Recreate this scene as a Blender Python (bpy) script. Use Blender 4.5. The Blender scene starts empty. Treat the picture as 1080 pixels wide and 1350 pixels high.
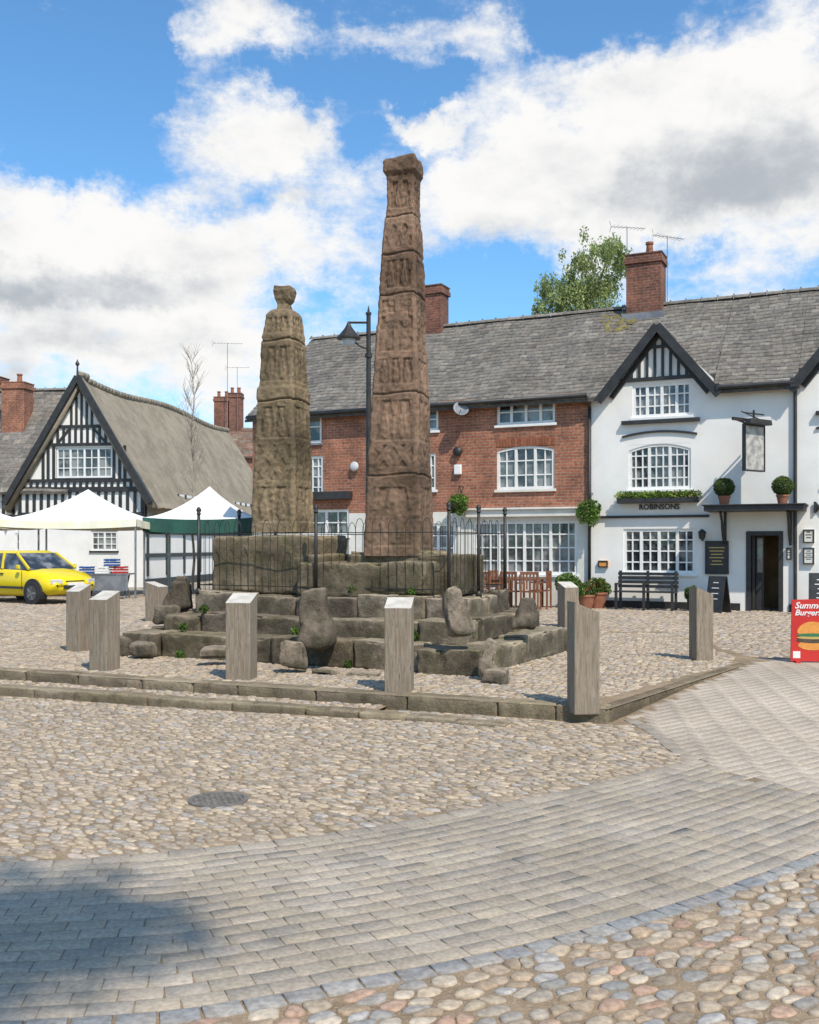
import bpy, math, random
import numpy as np
from mathutils import Vector, Matrix, noise as mn
random.seed(7); rng=np.random.default_rng(7)
SC=bpy.context.scene; COL=SC.collection
E=1.7; F=1350.0; HZ=720.0; GZ=0.18
# ------------------------------------------------------------------ materials
def newmat(n):
    m=bpy.data.materials.new(n); m.use_nodes=True; nt=m.node_tree
    return m,nt,nt.nodes['Principled BSDF']
def N(nt,t,**k):
    n=nt.nodes.new(t)
    for a,b in k.items():
        if a.startswith('i_'): n.inputs[a[2:].replace('_',' ')].default_value=b
        else: setattr(n,a,b)
    return n
def rgb(c): return (c[0],c[1],c[2],1)
def mixc(nt,f,a,b,mode='MIX'):
    n=nt.nodes.new('ShaderNodeMix'); n.data_type='RGBA'; n.blend_type=mode
    for s,v in ((0,f),(6,a),(7,b)):
        if isinstance(v,(int,float)): n.inputs[s].default_value=v
        elif isinstance(v,tuple): n.inputs[s].default_value=rgb(v)
        else: nt.links.new(v,n.inputs[s])
    return n.outputs[2]
def math_(nt,op,a,b=0.0,c=None):
    n=nt.nodes.new('ShaderNodeMath'); n.operation=op
    for s,v in ((0,a),(1,b),(2,c)):
        if v is None: continue
        if isinstance(v,(int,float)): n.inputs[s].default_value=v
        else: nt.links.new(v,n.inputs[s])
    return n.outputs[0]
def noise_(nt,co,scale,det=5,rough=.6):
    n=N(nt,'ShaderNodeTexNoise'); n.inputs['Scale'].default_value=scale; n.inputs['Detail'].default_value=det; n.inputs['Roughness'].default_value=rough
    nt.links.new(co,n.inputs['Vector']); return n.outputs['Fac']
def maprange(nt,v,a,b,c=0.,d=1.,smooth=True):
    n=N(nt,'ShaderNodeMapRange'); n.interpolation_type='SMOOTHSTEP' if smooth else 'LINEAR'
    nt.links.new(v,n.inputs[0])
    for i,x in enumerate((a,b,c,d)): n.inputs[i+1].default_value=x
    return n.outputs[0]
def bump(nt,bs,h,strength=.3,dist=.02):
    b=N(nt,'ShaderNodeBump'); b.inputs['Strength'].default_value=strength; b.inputs['Distance'].default_value=dist
    nt.links.new(h,b.inputs['Height']); nt.links.new(b.outputs[0],bs.inputs['Normal'])
def objco(nt): return N(nt,'ShaderNodeTexCoord').outputs['Object']
def vec3(nt,f):
    cc=N(nt,'ShaderNodeCombineXYZ')
    for i in range(3): nt.links.new(f,cc.inputs[i])
    return cc.outputs[0]
def simple(name,c1,c2=None,rough=.7,scale=6,bs=.2,bd=.01,bscale=40,metal=0,spec=None,c3=None):
    m,nt,b=newmat(name); co=objco(nt)
    c2=c2 or tuple(x*.75 for x in c1)
    f=maprange(nt,noise_(nt,co,scale),.35,.65)
    col=mixc(nt,f,c1,c2)
    if c3: col=mixc(nt,maprange(nt,noise_(nt,co,scale*2.7,6,.7),.52,.68),col,c3)
    nt.links.new(col,b.inputs['Base Color']); b.inputs['Roughness'].default_value=rough; b.inputs['Metallic'].default_value=metal
    if spec is not None: b.inputs['Specular IOR Level'].default_value=spec
    if bs>0: bump(nt,b,noise_(nt,co,bscale),bs,bd)
    return m
def brickmat(name,ca,cb,mortar,w=.225,h=.075,ms=.010):
    m,nt,b=newmat(name); co=objco(nt)
    sp=N(nt,'ShaderNodeSeparateXYZ'); nt.links.new(co,sp.inputs[0])
    u=math_(nt,'ADD',sp.outputs[0],sp.outputs[1]); cb_=N(nt,'ShaderNodeCombineXYZ'); nt.links.new(u,cb_.inputs[0]); nt.links.new(sp.outputs[2],cb_.inputs[1])
    t=N(nt,'ShaderNodeTexBrick'); nt.links.new(cb_.outputs[0],t.inputs['Vector'])
    t.inputs['Scale'].default_value=1; t.inputs['Brick Width'].default_value=w; t.inputs['Row Height'].default_value=h; t.inputs['Mortar Size'].default_value=ms; t.inputs['Mortar Smooth'].default_value=.3
    t.inputs['Color1'].default_value=rgb(ca); t.inputs['Color2'].default_value=rgb(cb); t.inputs['Mortar'].default_value=rgb(mortar); t.inputs['Bias'].default_value=-.1
    n1=maprange(nt,noise_(nt,co,1.3),.3,.7,.70,1.2); n2=maprange(nt,noise_(nt,co,14),.3,.7,.7,1.25)
    col=mixc(nt,1.0,t.outputs['Color'],vec3(nt,math_(nt,'MULTIPLY',n1,n2)),'MULTIPLY')
    nt.links.new(col,b.inputs['Base Color']); b.inputs['Roughness'].default_value=.9
    inv=math_(nt,'SUBTRACT',1.0,t.outputs['Fac']); hh=math_(nt,'ADD',inv,math_(nt,'MULTIPLY',noise_(nt,co,50),.5))
    bump(nt,b,hh,.5,.012); return m
def attrmat(name,rough=.8,scale=30,amt=.35,bs=.35,bd=.006,spec=.3,bscale=60,big=None,bigc=(.30,.24,.17),bigf=0,world=False):
    m,nt,b=newmat(name); co=N(nt,'ShaderNodeNewGeometry').outputs['Position'] if world else objco(nt)
    a=N(nt,'ShaderNodeAttribute',attribute_name='Col')
    f=maprange(nt,noise_(nt,co,scale),.3,.7,1-amt,1+amt*.6)
    if big: f=math_(nt,'MULTIPLY',f,maprange(nt,noise_(nt,co,big),.3,.7,.80,1.1))
    src=a.outputs['Color']
    if bigf: src=mixc(nt,math_(nt,'MULTIPLY',maprange(nt,noise_(nt,co,1.6,7,.7),.42,.66),bigf),src,bigc)
    col=mixc(nt,1.0,src,vec3(nt,f),'MULTIPLY')
    nt.links.new(col,b.inputs['Base Color']); b.inputs['Roughness'].default_value=rough; b.inputs['Specular IOR Level'].default_value=spec
    if bs>0: bump(nt,b,noise_(nt,co,bscale),bs,bd)
    return m
def leafmat(name):
    m,nt,b=newmat(name); a=N(nt,'ShaderNodeAttribute',attribute_name='Col')
    nt.links.new(a.outputs['Color'],b.inputs['Base Color']); b.inputs['Roughness'].default_value=.6; b.inputs['Specular IOR Level'].default_value=.25
    tr=N(nt,'ShaderNodeBsdfTranslucent'); nt.links.new(a.outputs['Color'],tr.inputs[0])
    mx=N(nt,'ShaderNodeMixShader'); mx.inputs[0].default_value=.4
    nt.links.new(b.outputs[0],mx.inputs[1]); nt.links.new(tr.outputs[0],mx.inputs[2]); nt.links.new(mx.outputs[0],nt.nodes['Material Output'].inputs[0]); return m
def sandstone(name,ca,cb,dark,green,gz0,gz1,ga=.5,bs=.7,darkf=.8,shade_stain=0.,bscale=14,bd=.04):
    m,nt,b=newmat(name); co=objco(nt); sp=N(nt,'ShaderNodeSeparateXYZ'); nt.links.new(co,sp.inputs[0])
    col=mixc(nt,maprange(nt,noise_(nt,co,2.2,8,.65),.35,.65),ca,cb)
    col=mixc(nt,math_(nt,'MULTIPLY',maprange(nt,noise_(nt,co,6,9,.78),.5,.66),darkf),col,dark)
    g_=math_(nt,'MULTIPLY',maprange(nt,noise_(nt,co,3.1,7,.7),.42,.66),maprange(nt,sp.outputs[2],gz0,gz1,1,.12))
    col=mixc(nt,math_(nt,'MULTIPLY',g_,ga),col,green)
    lich=maprange(nt,noise_(nt,co,11,6,.8),.62,.70); col=mixc(nt,math_(nt,'MULTIPLY',lich,.45),col,tuple(min(.6,c*1.7+.05) for c in ca))
    ge=N(nt,'ShaderNodeNewGeometry')
    if shade_stain:  # shade and dark staining painted onto upright faces by normal; treads stay light
        sn=N(nt,'ShaderNodeSeparateXYZ'); nt.links.new(ge.outputs['Normal'],sn.inputs[0]); v=maprange(nt,sn.outputs[2],.25,.75,1,0); v=math_(nt,'MULTIPLY',v,maprange(nt,noise_(nt,co,3.5,8,.75),.36,.58,.35,1)); col=mixc(nt,math_(nt,'MULTIPLY',v,shade_stain),col,dark)
    pt=maprange(nt,ge.outputs['Pointiness'],.44,.54,.6,1.12)  # crevice shade put into the colour: hollows darker, raised edges lighter
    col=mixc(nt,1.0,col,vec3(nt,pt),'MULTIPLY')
    a=N(nt,'ShaderNodeAttribute',attribute_name='Col'); col=mixc(nt,1.0,col,a.outputs['Color'],'MULTIPLY')
    nt.links.new(col,b.inputs['Base Color']); b.inputs['Roughness'].default_value=.95; b.inputs['Specular IOR Level'].default_value=.15
    h=math_(nt,'ADD',noise_(nt,co,bscale,10,.72),math_(nt,'MULTIPLY',noise_(nt,co,60,4),.4)); bump(nt,b,h,bs,bd); return m
def cobbleshade(name):
    m,nt,b=newmat(name); ge=N(nt,'ShaderNodeNewGeometry'); co=ge.outputs['Position']
    v=N(nt,'ShaderNodeTexVoronoi'); v.inputs['Scale'].default_value=8; nt.links.new(co,v.inputs['Vector'])
    r=N(nt,'ShaderNodeValToRGB'); nt.links.new(v.outputs['Color'],r.inputs[0]); e=r.color_ramp.elements
    e[0].position=.2; e[0].color=(.20,.17,.14,1); e[1].position=.8; e[1].color=(.48,.41,.32,1)
    far=r.outputs[0]
    near=mixc(nt,maprange(nt,noise_(nt,co,2.5,6,.7),.4,.62),(.31,.225,.145),(.22,.16,.10))
    near=mixc(nt,maprange(nt,noise_(nt,co,1.1,8,.75),.58,.70),near,(.13,.13,.05))
    near=mixc(nt,maprange(nt,noise_(nt,co,60,3,.7),.5,.72),near,(.42,.34,.245))
    sp=N(nt,'ShaderNodeSeparateXYZ'); nt.links.new(co,sp.inputs[0])
    col=mixc(nt,maprange(nt,sp.outputs[1],29,30),near,far)
    nt.links.new(col,b.inputs['Base Color']); b.inputs['Roughness'].default_value=.95; b.inputs['Specular IOR Level'].default_value=.1
    bump(nt,b,noise_(nt,co,70,4),.6,.01); return m
MT={}
MT['brick']=brickmat('red_brick',(.38,.14,.075),(.25,.092,.055),(.32,.225,.165))
MT['brickd']=brickmat('old_brick',(.24,.08,.048),(.14,.053,.037),(.20,.15,.11))
MT['lintel']=attrmat('brick_arch',.9,20,.3,.4,.005,.15,50)
MT['white']=simple('white_render',(.83,.80,.75),(.76,.735,.69),.85,1.2,.25,.006,25)
MT['cream']=simple('cream_paint',(.74,.71,.64),(.64,.61,.54),.7,2)
MT['wpaint']=simple('white_woodwork_paint',(.82,.80,.76),(.74,.73,.70),.45,8,.1,.003)
MT['black']=simple('black_paint',(.022,.021,.021),(.035,.034,.033),.5,5,.2,.004)
MT['iron']=simple('black_iron',(.015,.014,.014),(.035,.027,.02),.5,9,.2,.003,60)
MT['slate']=attrmat('stone_roof_tiles',.9,9,.3,.6,.015,.15,45,big=.9,bigc=(.215,.20,.165),bigf=.4)
MT['lead']=simple('lead_flashing',(.22,.23,.25),(.14,.15,.17),.55,3)
MT['thatch']=simple('weathered_thatch',(.315,.265,.20),(.235,.20,.15),1,1.2,.45,.03,16,spec=.05,c3=(.355,.305,.235))
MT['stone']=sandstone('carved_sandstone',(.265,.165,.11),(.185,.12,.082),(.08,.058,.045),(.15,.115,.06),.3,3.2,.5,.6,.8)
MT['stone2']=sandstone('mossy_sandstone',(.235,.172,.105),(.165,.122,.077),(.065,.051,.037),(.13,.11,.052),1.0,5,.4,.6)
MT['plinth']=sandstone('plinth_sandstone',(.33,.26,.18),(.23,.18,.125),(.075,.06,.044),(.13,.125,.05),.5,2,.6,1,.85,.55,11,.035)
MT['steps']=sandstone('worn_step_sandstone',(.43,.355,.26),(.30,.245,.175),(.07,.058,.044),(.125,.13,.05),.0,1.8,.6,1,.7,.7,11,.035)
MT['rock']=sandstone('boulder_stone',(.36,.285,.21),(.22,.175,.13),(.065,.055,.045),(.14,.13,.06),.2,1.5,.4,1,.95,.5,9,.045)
MT['cob']=attrmat('cobble_stone',.8,30,.28,.5,.004,.25,90,world=True,bigc=(.38,.30,.215),bigf=.45)
MT['pav']=attrmat('paving_block',.92,45,.2,.4,.002,.12,120,big=.7,bigc=(.42,.345,.255),bigf=.5,world=True)
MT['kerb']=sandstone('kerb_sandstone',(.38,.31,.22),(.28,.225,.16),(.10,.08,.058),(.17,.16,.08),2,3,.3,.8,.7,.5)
MT['bed']=cobbleshade('cobbled_ground')
MT['leaf']=leafmat('leaves')
MT['bark']=simple('bark',(.12,.09,.065),(.07,.055,.04),.95,8,.8,.02,25)
MT['paleb']=simple('pale_bark',(.36,.31,.25),(.24,.2,.155),.95,8,.8,.02,25)
m,nt,b=newmat('weathered_oak'); co=objco(nt); mp=N(nt,'ShaderNodeMapping'); mp.inputs['Scale'].default_value=(14,14,.9); nt.links.new(co,mp.inputs[0])
w=noise_(nt,mp.outputs[0],3.5,8,.7); col=mixc(nt,maprange(nt,w,.35,.65),(.19,.145,.10),(.32,.26,.195)); col=mixc(nt,maprange(nt,noise_(nt,mp.outputs[0],7,4),.58,.68),col,(.08,.06,.045)); col=mixc(nt,maprange(nt,noise_(nt,co,3,5,.7),.5,.7),col,(.22,.18,.13))
nt.links.new(col,b.inputs['Base Color']); b.inputs['Roughness'].default_value=.9; bump(nt,b,w,.7,.012); MT['oak']=m
MT['oaktop']=simple('bleached_end_grain',(.60,.55,.47),(.46,.42,.36),.85,9,.3,.005,60)
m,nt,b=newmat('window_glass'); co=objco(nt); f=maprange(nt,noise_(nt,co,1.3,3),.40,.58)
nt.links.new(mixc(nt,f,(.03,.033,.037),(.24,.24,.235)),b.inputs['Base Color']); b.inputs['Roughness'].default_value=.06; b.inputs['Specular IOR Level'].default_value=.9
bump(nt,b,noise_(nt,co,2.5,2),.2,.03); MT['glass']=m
MT['wood']=simple('brown_teak',(.26,.10,.045),(.17,.065,.03),.6,9,.3,.004)
MT['terra']=simple('terracotta',(.34,.13,.07),(.25,.10,.055),.85,8)
MT['tarp']=simple('white_canopy_cloth',(.80,.79,.75),(.72,.72,.70),.8,2,.3,.02,3)
MT['tarpy']=simple('cream_canopy_cloth',(.78,.74,.54),(.76,.74,.64),.8,2,.2,.01,3)
MT['tarpg']=simple('dark_green_canopy_cloth',(.015,.085,.06),(.01,.06,.045),.75,2,.2,.01,3)
MT['alu']=simple('grey_metal',(.35,.35,.36),(.25,.25,.26),.4,6,.1,.002,metal=.7)
MT['yellow']=simple('yellow_car_paint',(.80,.62,.01),(.76,.57,.01),.22,2,0)
MT['tyre']=simple('tyre_rubber',(.02,.02,.02),(.03,.03,.03),.85,20)
MT['lamp']=simple('lamp_glass',(.6,.6,.6),(.5,.5,.5),.15,5,0)
MT['redl']=simple('red_plastic',(.45,.02,.02),(.35,.015,.015),.4,5,0)
MT['blue']=simple('blue_plastic',(.03,.09,.30),(.02,.07,.22),.5,5,0)
MT['green']=simple('green_plastic',(.04,.2,.08),(.03,.15,.06),.5,5,0)
MT['red']=simple('red_sign_print',(.58,.03,.02),(.50,.02,.015),.5,3,0)
MT['orange']=simple('orange_print',(.75,.32,.06),(.65,.25,.05),.6,30,0)
MT['gold']=simple('gold_lettering',(.55,.38,.12),(.5,.34,.1),.5,5,0)
MT['inside']=simple('lit_interior_plaster',(.36,.23,.12),(.22,.14,.07),.8,2)
MT['grey']=simple('grey_print',(.50,.48,.44),(.25,.24,.23),.6,6,0)
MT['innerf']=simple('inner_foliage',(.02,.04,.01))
MT['drim']=simple('dark_rim',(.06,.06,.06),(.1,.1,.1),.4,5,0)
MT['castiron']=simple('worn_cast_iron',(.20,.175,.15),(.12,.105,.09),.8,20)
MT['castdark']=simple('grate_slots',(.05,.045,.04),(.035,.03,.027),.9,20)
# ------------------------------------------------------------------ mesh builder
class MB:
    def __init__(s): s.v=[]; s.f=[]; s.m=[]; s.c=[]; s.col=(1,1,1); s.X=None
    def _add(s,vs,fs,m):
        o=len(s.v)
        for p in vs:
            p=Vector(p)
            if s.X is not None: p=s.X@p
            s.v.append(tuple(p)); s.c.append((*s.col,1))
        for f in fs: s.f.append(tuple(o+i for i in f)); s.m.append(m)
    def box(s,x0,x1,y0,y1,z0,z1,m=0):
        vs=[(x,y,z) for z in (z0,z1) for y in (y0,y1) for x in (x0,x1)]
        s._add(vs,[(0,2,3,1),(4,5,7,6),(0,1,5,4),(2,6,7,3),(0,4,6,2),(1,3,7,5)],m)
    def quad(s,a,b,c,d,m=0): s._add([a,b,c,d],[(0,1,2,3)],m)
    def prism(s,pts,y0,y1,m=0):
        n=len(pts); vs=[(x,y0,z) for x,z in pts]+[(x,y1,z) for x,z in pts]
        fs=[tuple(range(n)),tuple(range(2*n-1,n-1,-1))]+[(i,i+n,(i+1)%n+n,(i+1)%n) for i in range(n)]
        s._add(vs,fs,m)
    def bar(s,a,b,w,y0,y1,m=0):
        a=Vector(a);b=Vector(b); d=(b-a).normalized(); n=Vector((-d.y,d.x))*w/2
        s.prism([tuple(a-n),tuple(b-n),tuple(b+n),tuple(a+n)],y0,y1,m)
    def beam(s,a,b,w,h,m=0):
        a=Vector(a);b=Vector(b);d=(b-a).normalized(); up=Vector((0,0,1)) if abs(d.z)<.9 else Vector((0,1,0))
        x=d.cross(up).normalized()*w/2; y=x.cross(d).normalized()*h/2
        vs=[p+i*x+j*y for p in (a,b) for i,j in ((-1,-1),(1,-1),(1,1),(-1,1))]
        s._add(vs,[(3,2,1,0),(4,5,6,7),(0,1,5,4),(1,2,6,5),(2,3,7,6),(3,0,4,7)],m)
    def cyl(s,a,b,r0,r1=None,n=8,m=0,cap=True):
        r1=r0 if r1 is None else r1; a=Vector(a);b=Vector(b);d=(b-a).normalized(); up=Vector((0,0,1)) if abs(d.z)<.9 else Vector((1,0,0))
        x=d.cross(up).normalized(); y=d.cross(x)
        vs=[]; 
        for p,r in ((a,r0),(b,r1)):
            for i in range(n):
                t=2*math.pi*i/n; vs.append(p+x*math.cos(t)*r+y*math.sin(t)*r)
        fs=[(i,(i+1)%n,(i+1)%n+n,i+n) for i in range(n)]
        if cap: fs+=[tuple(range(n-1,-1,-1)),tuple(range(n,2*n))]
        s._add(vs,fs,m)
    def lathe(s,prof,c=(0,0,0),n=16,m=0):
        vs=[];k=len(prof)
        for r,z in prof:
            for i in range(n):
                t=2*math.pi*i/n; vs.append((c[0]+r*math.cos(t),c[1]+r*math.sin(t),c[2]+z))
        fs=[(j*n+i,j*n+(i+1)%n,(j+1)*n+(i+1)%n,(j+1)*n+i) for j in range(k-1) for i in range(n)]
        fs+=[tuple(range(n-1,-1,-1)),tuple(range((k-1)*n,k*n))]
        s._add(vs,fs,m)
    def rock(s,c,h,ang=0,r=.04,div=6,amp=.02,fr=3,m=0,tilt=(0,0),taper=0,step=.05,low=0,chip=0):
        c=Vector(c); hx,hy,hz=h; seed=Vector((random.random()*50,random.random()*50,random.random()*50))
        r=min(r,min(h)*.9)
        def ax(hh):
            k=max(2,min(div,int(2*hh/step))); a=[-hh,-hh+.4*r,-hh+r]; 
            a+=list(np.linspace(-hh+r,hh-r,k+1)[1:-1]); a+=[hh-r,hh-.4*r,hh]; return a
        A=(ax(hx),ax(hy),ax(hz)); R=Matrix.Rotation(ang,3,'Z')@Matrix.Rotation(tilt[0],3,'X')@Matrix.Rotation(tilt[1],3,'Y')
        idx={}; vs=[]
        def vid(i,j,k):
            key=(i,j,k)
            if key in idx: return idx[key]
            p=Vector((A[0][i],A[1][j],A[2][k])); q=Vector((max(-hx+r,min(hx-r,p.x)),max(-hy+r,min(hy-r,p.y)),max(-hz+r,min(hz-r,p.z))))
            d=p-q; out=d.normalized() if d.length>1e-6 else Vector((0,0,0))
            edge=(abs(d.x)>1e-6)+(abs(d.y)>1e-6)+(abs(d.z)>1e-6)
            if d.length>1e-6: p=q+out*r
            tz=(p.z+hz)/(2*hz); p.x*=1-taper*tz; p.y*=1-taper*tz
            n=mn.noise_vector(p*fr+seed)+mn.noise_vector(p*fr*2.7+seed)*.38+mn.noise_vector(p*fr*6+seed)*.14
            dd=n*amp
            if low: dd+=mn.noise_vector(p*1.7+seed*1.3)*low
            if chip and edge>1:
                c_=mn.noise(p*5+seed*.7); dd-=out*chip*max(0,c_)*2
            p=p+dd
            vs.append(R@p+c); idx[key]=len(vs)-1; return idx[key]
        fs=[]; n0,n1,n2=[len(a)-1 for a in A]
        for i in range(n0):
            for j in range(n1):
                fs.append((vid(i,j,0),vid(i,j+1,0),vid(i+1,j+1,0),vid(i+1,j,0)))
                fs.append((vid(i,j,n2),vid(i+1,j,n2),vid(i+1,j+1,n2),vid(i,j+1,n2)))
        for i in range(n0):
            for k in range(n2):
                fs.append((vid(i,0,k),vid(i+1,0,k),vid(i+1,0,k+1),vid(i,0,k+1)))
                fs.append((vid(i,n1,k),vid(i,n1,k+1),vid(i+1,n1,k+1),vid(i+1,n1,k)))
        for j in range(n1):
            for k in range(n2):
                fs.append((vid(0,j,k),vid(0,j,k+1),vid(0,j+1,k+1),vid(0,j+1,k)))
                fs.append((vid(n0,j,k),vid(n0,j+1,k),vid(n0,j+1,k+1),vid(n0,j,k+1)))
        s._add(vs,fs,m)
    def build(s,name,mats,parent=None,smooth=False,bevel=0,loc=None,label=None):
        me=bpy.data.meshes.new(name); me.from_pydata(s.v,[],s.f)
        if not isinstance(mats,(list,tuple)): mats=[mats]
        for x in mats: me.materials.append(MT[x] if isinstance(x,str) else x)
        me.polygons.foreach_set('material_index',s.m)
        ca=me.color_attributes.new('Col','FLOAT_COLOR','POINT'); ca.data.foreach_set('color',[q for c in s.c for q in c])
        if smooth: me.polygons.foreach_set('use_smooth',[True]*len(me.polygons))
        me.update(); o=bpy.data.objects.new(name,me); COL.objects.link(o)
        if parent: o.parent=parent
        if loc: o.location=loc
        if bevel:
            b=o.modifiers.new('bevel','BEVEL'); b.width=bevel; b.segments=2; b.limit_method='ANGLE'
        if label: o['label']=label
        return o
def tag(o,label,cat,group=None,kind=None):
    o['label']=label; o['category']=cat
    if group: o['group']=group
    if kind: o['kind']=kind
    return o
def top(name,label,cat,loc=(0,0,0),rot=0,group=None):
    o=bpy.data.objects.new(name,None); COL.objects.link(o); o.location=loc; o.rotation_euler=(0,0,rot); o.empty_display_size=.3
    return tag(o,label,cat,group)
def text(s,size,mat,parent,loc,rot=(math.pi/2,0,0),name='lettering',ext=.008,sx=1,align='CENTER',shear=0):
    cu=bpy.data.curves.new('t','FONT'); cu.body=s; cu.size=size; cu.extrude=ext; cu.align_x=align; cu.resolution_u=3; cu.offset=size*.018; cu.shear=shear
    t=bpy.data.objects.new('t',cu); COL.objects.link(t); bpy.context.view_layer.update()
    me=bpy.data.meshes.new_from_object(t.evaluated_get(bpy.context.evaluated_depsgraph_get())); bpy.data.objects.remove(t)
    me.materials.clear(); me.materials.append(MT[mat]); o=bpy.data.objects.new(name,me); COL.objects.link(o); o.parent=parent; o.location=loc; o.rotation_euler=rot; o.scale=(sx,1,1)
    return o
# ------------------------------------------------------------------ numpy meshes
def npmesh(name,V,FL,FN,C,mat,smooth=True,parent=None):
    me=bpy.data.meshes.new(name); nv=len(V); nl=int(FN.sum()); nf=len(FN)
    me.vertices.add(nv); me.vertices.foreach_set('co',V.astype(np.float32).ravel())
    me.loops.add(nl); me.loops.foreach_set('vertex_index',FL.astype(np.int32))
    me.polygons.add(nf); st=np.concatenate([[0],np.cumsum(FN)[:-1]]); me.polygons.foreach_set('loop_start',st.astype(np.int32)); me.polygons.foreach_set('loop_total',FN.astype(np.int32))
    me.update(calc_edges=True); me.validate()
    ca=me.color_attributes.new('Col','FLOAT_COLOR','POINT'); ca.data.foreach_set('color',np.c_[C,np.ones(len(C))].astype(np.float32).ravel())
    me.materials.append(MT[mat])
    if smooth: me.polygons.foreach_set('use_smooth',np.ones(nf,bool))
    o=bpy.data.objects.new(name,me); COL.objects.link(o)
    if parent: o.parent=parent
    return o
def SS(x,a,b):
    t=np.clip((x-a)/(b-a),0,1); return t*t*(3-2*t)
def g(x,y):
    x=np.asarray(x,float);y=np.asarray(y,float)
    return GZ*np.maximum(SS(x,-3,3)*SS(y,7.5,13.2),SS(y,16,17.5))
def inpoly(P,poly):
    x,y=P[:,0],P[:,1]; r=np.zeros(len(P),bool); n=len(poly)
    for i in range(n):
        x0,y0=poly[i];x1,y1=poly[(i+1)%n]
        if y0==y1: continue
        c=((y0>y)!=(y1>y))&(x<(x1-x0)*(y-y0)/(y1-y0)+x0); r^=c
    return r
def stones(name,poly,d,aspect,ang,h,pal,zf,K=12,keep=.85,gap=.92,view=True,pw=7,excl=None,rings=((1.0,-.5),(.97,.30),(.88,.78),(.6,.97)),tl=.04,var=(.80,1.0)):
    poly=np.array(poly,float); ca,sa=math.cos(ang),math.sin(ang)
    A=np.array([[ca*aspect,-sa/aspect],[sa*aspect,ca/aspect]])
    Ai=np.linalg.inv(A); pq=poly@Ai.T; lo=pq.min(0)-d;hi=pq.max(0)+d
    nx=int((hi[0]-lo[0])/d)+1; ny=int((hi[1]-lo[1])/(d*.87))+1
    I,J=np.meshgrid(np.arange(nx),np.arange(ny)); P=np.c_[(lo[0]+(I+.5*(J%2))*d).ravel(),(lo[1]+J*d*.87).ravel()]
    P=P+rng.uniform(-.42,.42,P.shape)*d; P=P[rng.random(len(P))<keep]
    Wd=P@A.T; k=inpoly(Wd,poly)
    if view: k&=(np.abs(Wd[:,0])<Wd[:,1]*.41+.5)
    if excl is not None:
        for ex in excl: k&=~inpoly(Wd,ex)
    P=P[k]; n=len(P); kn=10; NB=np.zeros((n,kn,2))
    order=np.argsort(P[:,1]); Ps=P[order]
    for a in range(0,n,400):
        b=min(n,a+400); y0=Ps[a,1]-3*d;y1=Ps[b-1,1]+3*d; i0=np.searchsorted(Ps[:,1],y0);i1=np.searchsorted(Ps[:,1],y1)
        C=Ps[i0:i1]; D=((Ps[a:b,None,:]-C[None])**2).sum(2); ix=np.argpartition(D,min(kn,len(C)-1),axis=1)[:,:kn+1]
        ds=np.take_along_axis(D,ix,1); o=np.argsort(ds,1)[:,1:kn+1]; ix=np.take_along_axis(ix,o,1)
        q=C[ix]-Ps[a:b,None,:]; NB[a:b,:q.shape[1]]=q
    P=Ps; th=np.arange(K)*2*math.pi/K; dr=np.c_[np.cos(th),np.sin(th)]
    dd=np.einsum('nkc,tc->nkt',NB,dr); L2=(NB**2).sum(2)/2
    inv=np.where(dd>1e-6,dd/np.maximum(L2,1e-9)[:,:,None],0)
    inv=np.concatenate([inv,np.full((n,1,K),1/(.8*d))],1)
    r=((inv**pw).sum(1))**(-1/pw)*gap*rng.uniform(.95,1.0,(n,K))
    r=r*rng.uniform(var[0],var[1],(n,1))**.7
    hh=h*rng.uniform(.55,1.15,n); tx=rng.normal(0,tl,n);ty=rng.normal(0,tl,n)
    nr=len(rings); V=np.zeros((n,nr*K+1,3)); W=P@A.T
    for ri,(sc,zz) in enumerate(rings):
        off=(r[:,:,None]*sc)*dr[None]; ow=off@A.T
        V[:,ri*K:(ri+1)*K,0]=W[:,0,None]+ow[:,:,0]; V[:,ri*K:(ri+1)*K,1]=W[:,1,None]+ow[:,:,1]
        V[:,ri*K:(ri+1)*K,2]=hh[:,None]*zz+(ow[:,:,0]*tx[:,None]+ow[:,:,1]*ty[:,None])*(1 if ri else 0)
    V[:,-1,:2]=W; V[:,-1,2]=hh
    V[:,:,2]+=zf(W[:,0],W[:,1])[:,None]-.002
    base=(np.arange(n)*(nr*K+1))[:,None]; i=np.arange(K); i2=(i+1)%K
    Q=np.concatenate([np.stack([q*K+i,q*K+i2,(q+1)*K+i2,(q+1)*K+i],1) for q in range(nr-1)]); T=np.stack([(nr-1)*K+i,(nr-1)*K+i2,np.full(K,nr*K)],1)
    FQ=(base[:,:,None]+Q[None]).reshape(-1); FT=(base[:,:,None]+T[None]).reshape(-1)
    FL=np.concatenate([FQ,FT]); FN=np.concatenate([np.full(n*len(Q),4),np.full(n*K,3)])
    pal=np.array(pal); c=pal[rng.integers(0,len(pal),n)]*rng.uniform(.80,1.15,(n,1)); C=np.repeat(c,nr*K+1,axis=0)
    return npmesh(name,V.reshape(-1,3),FL,FN,C,'cob')
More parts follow.
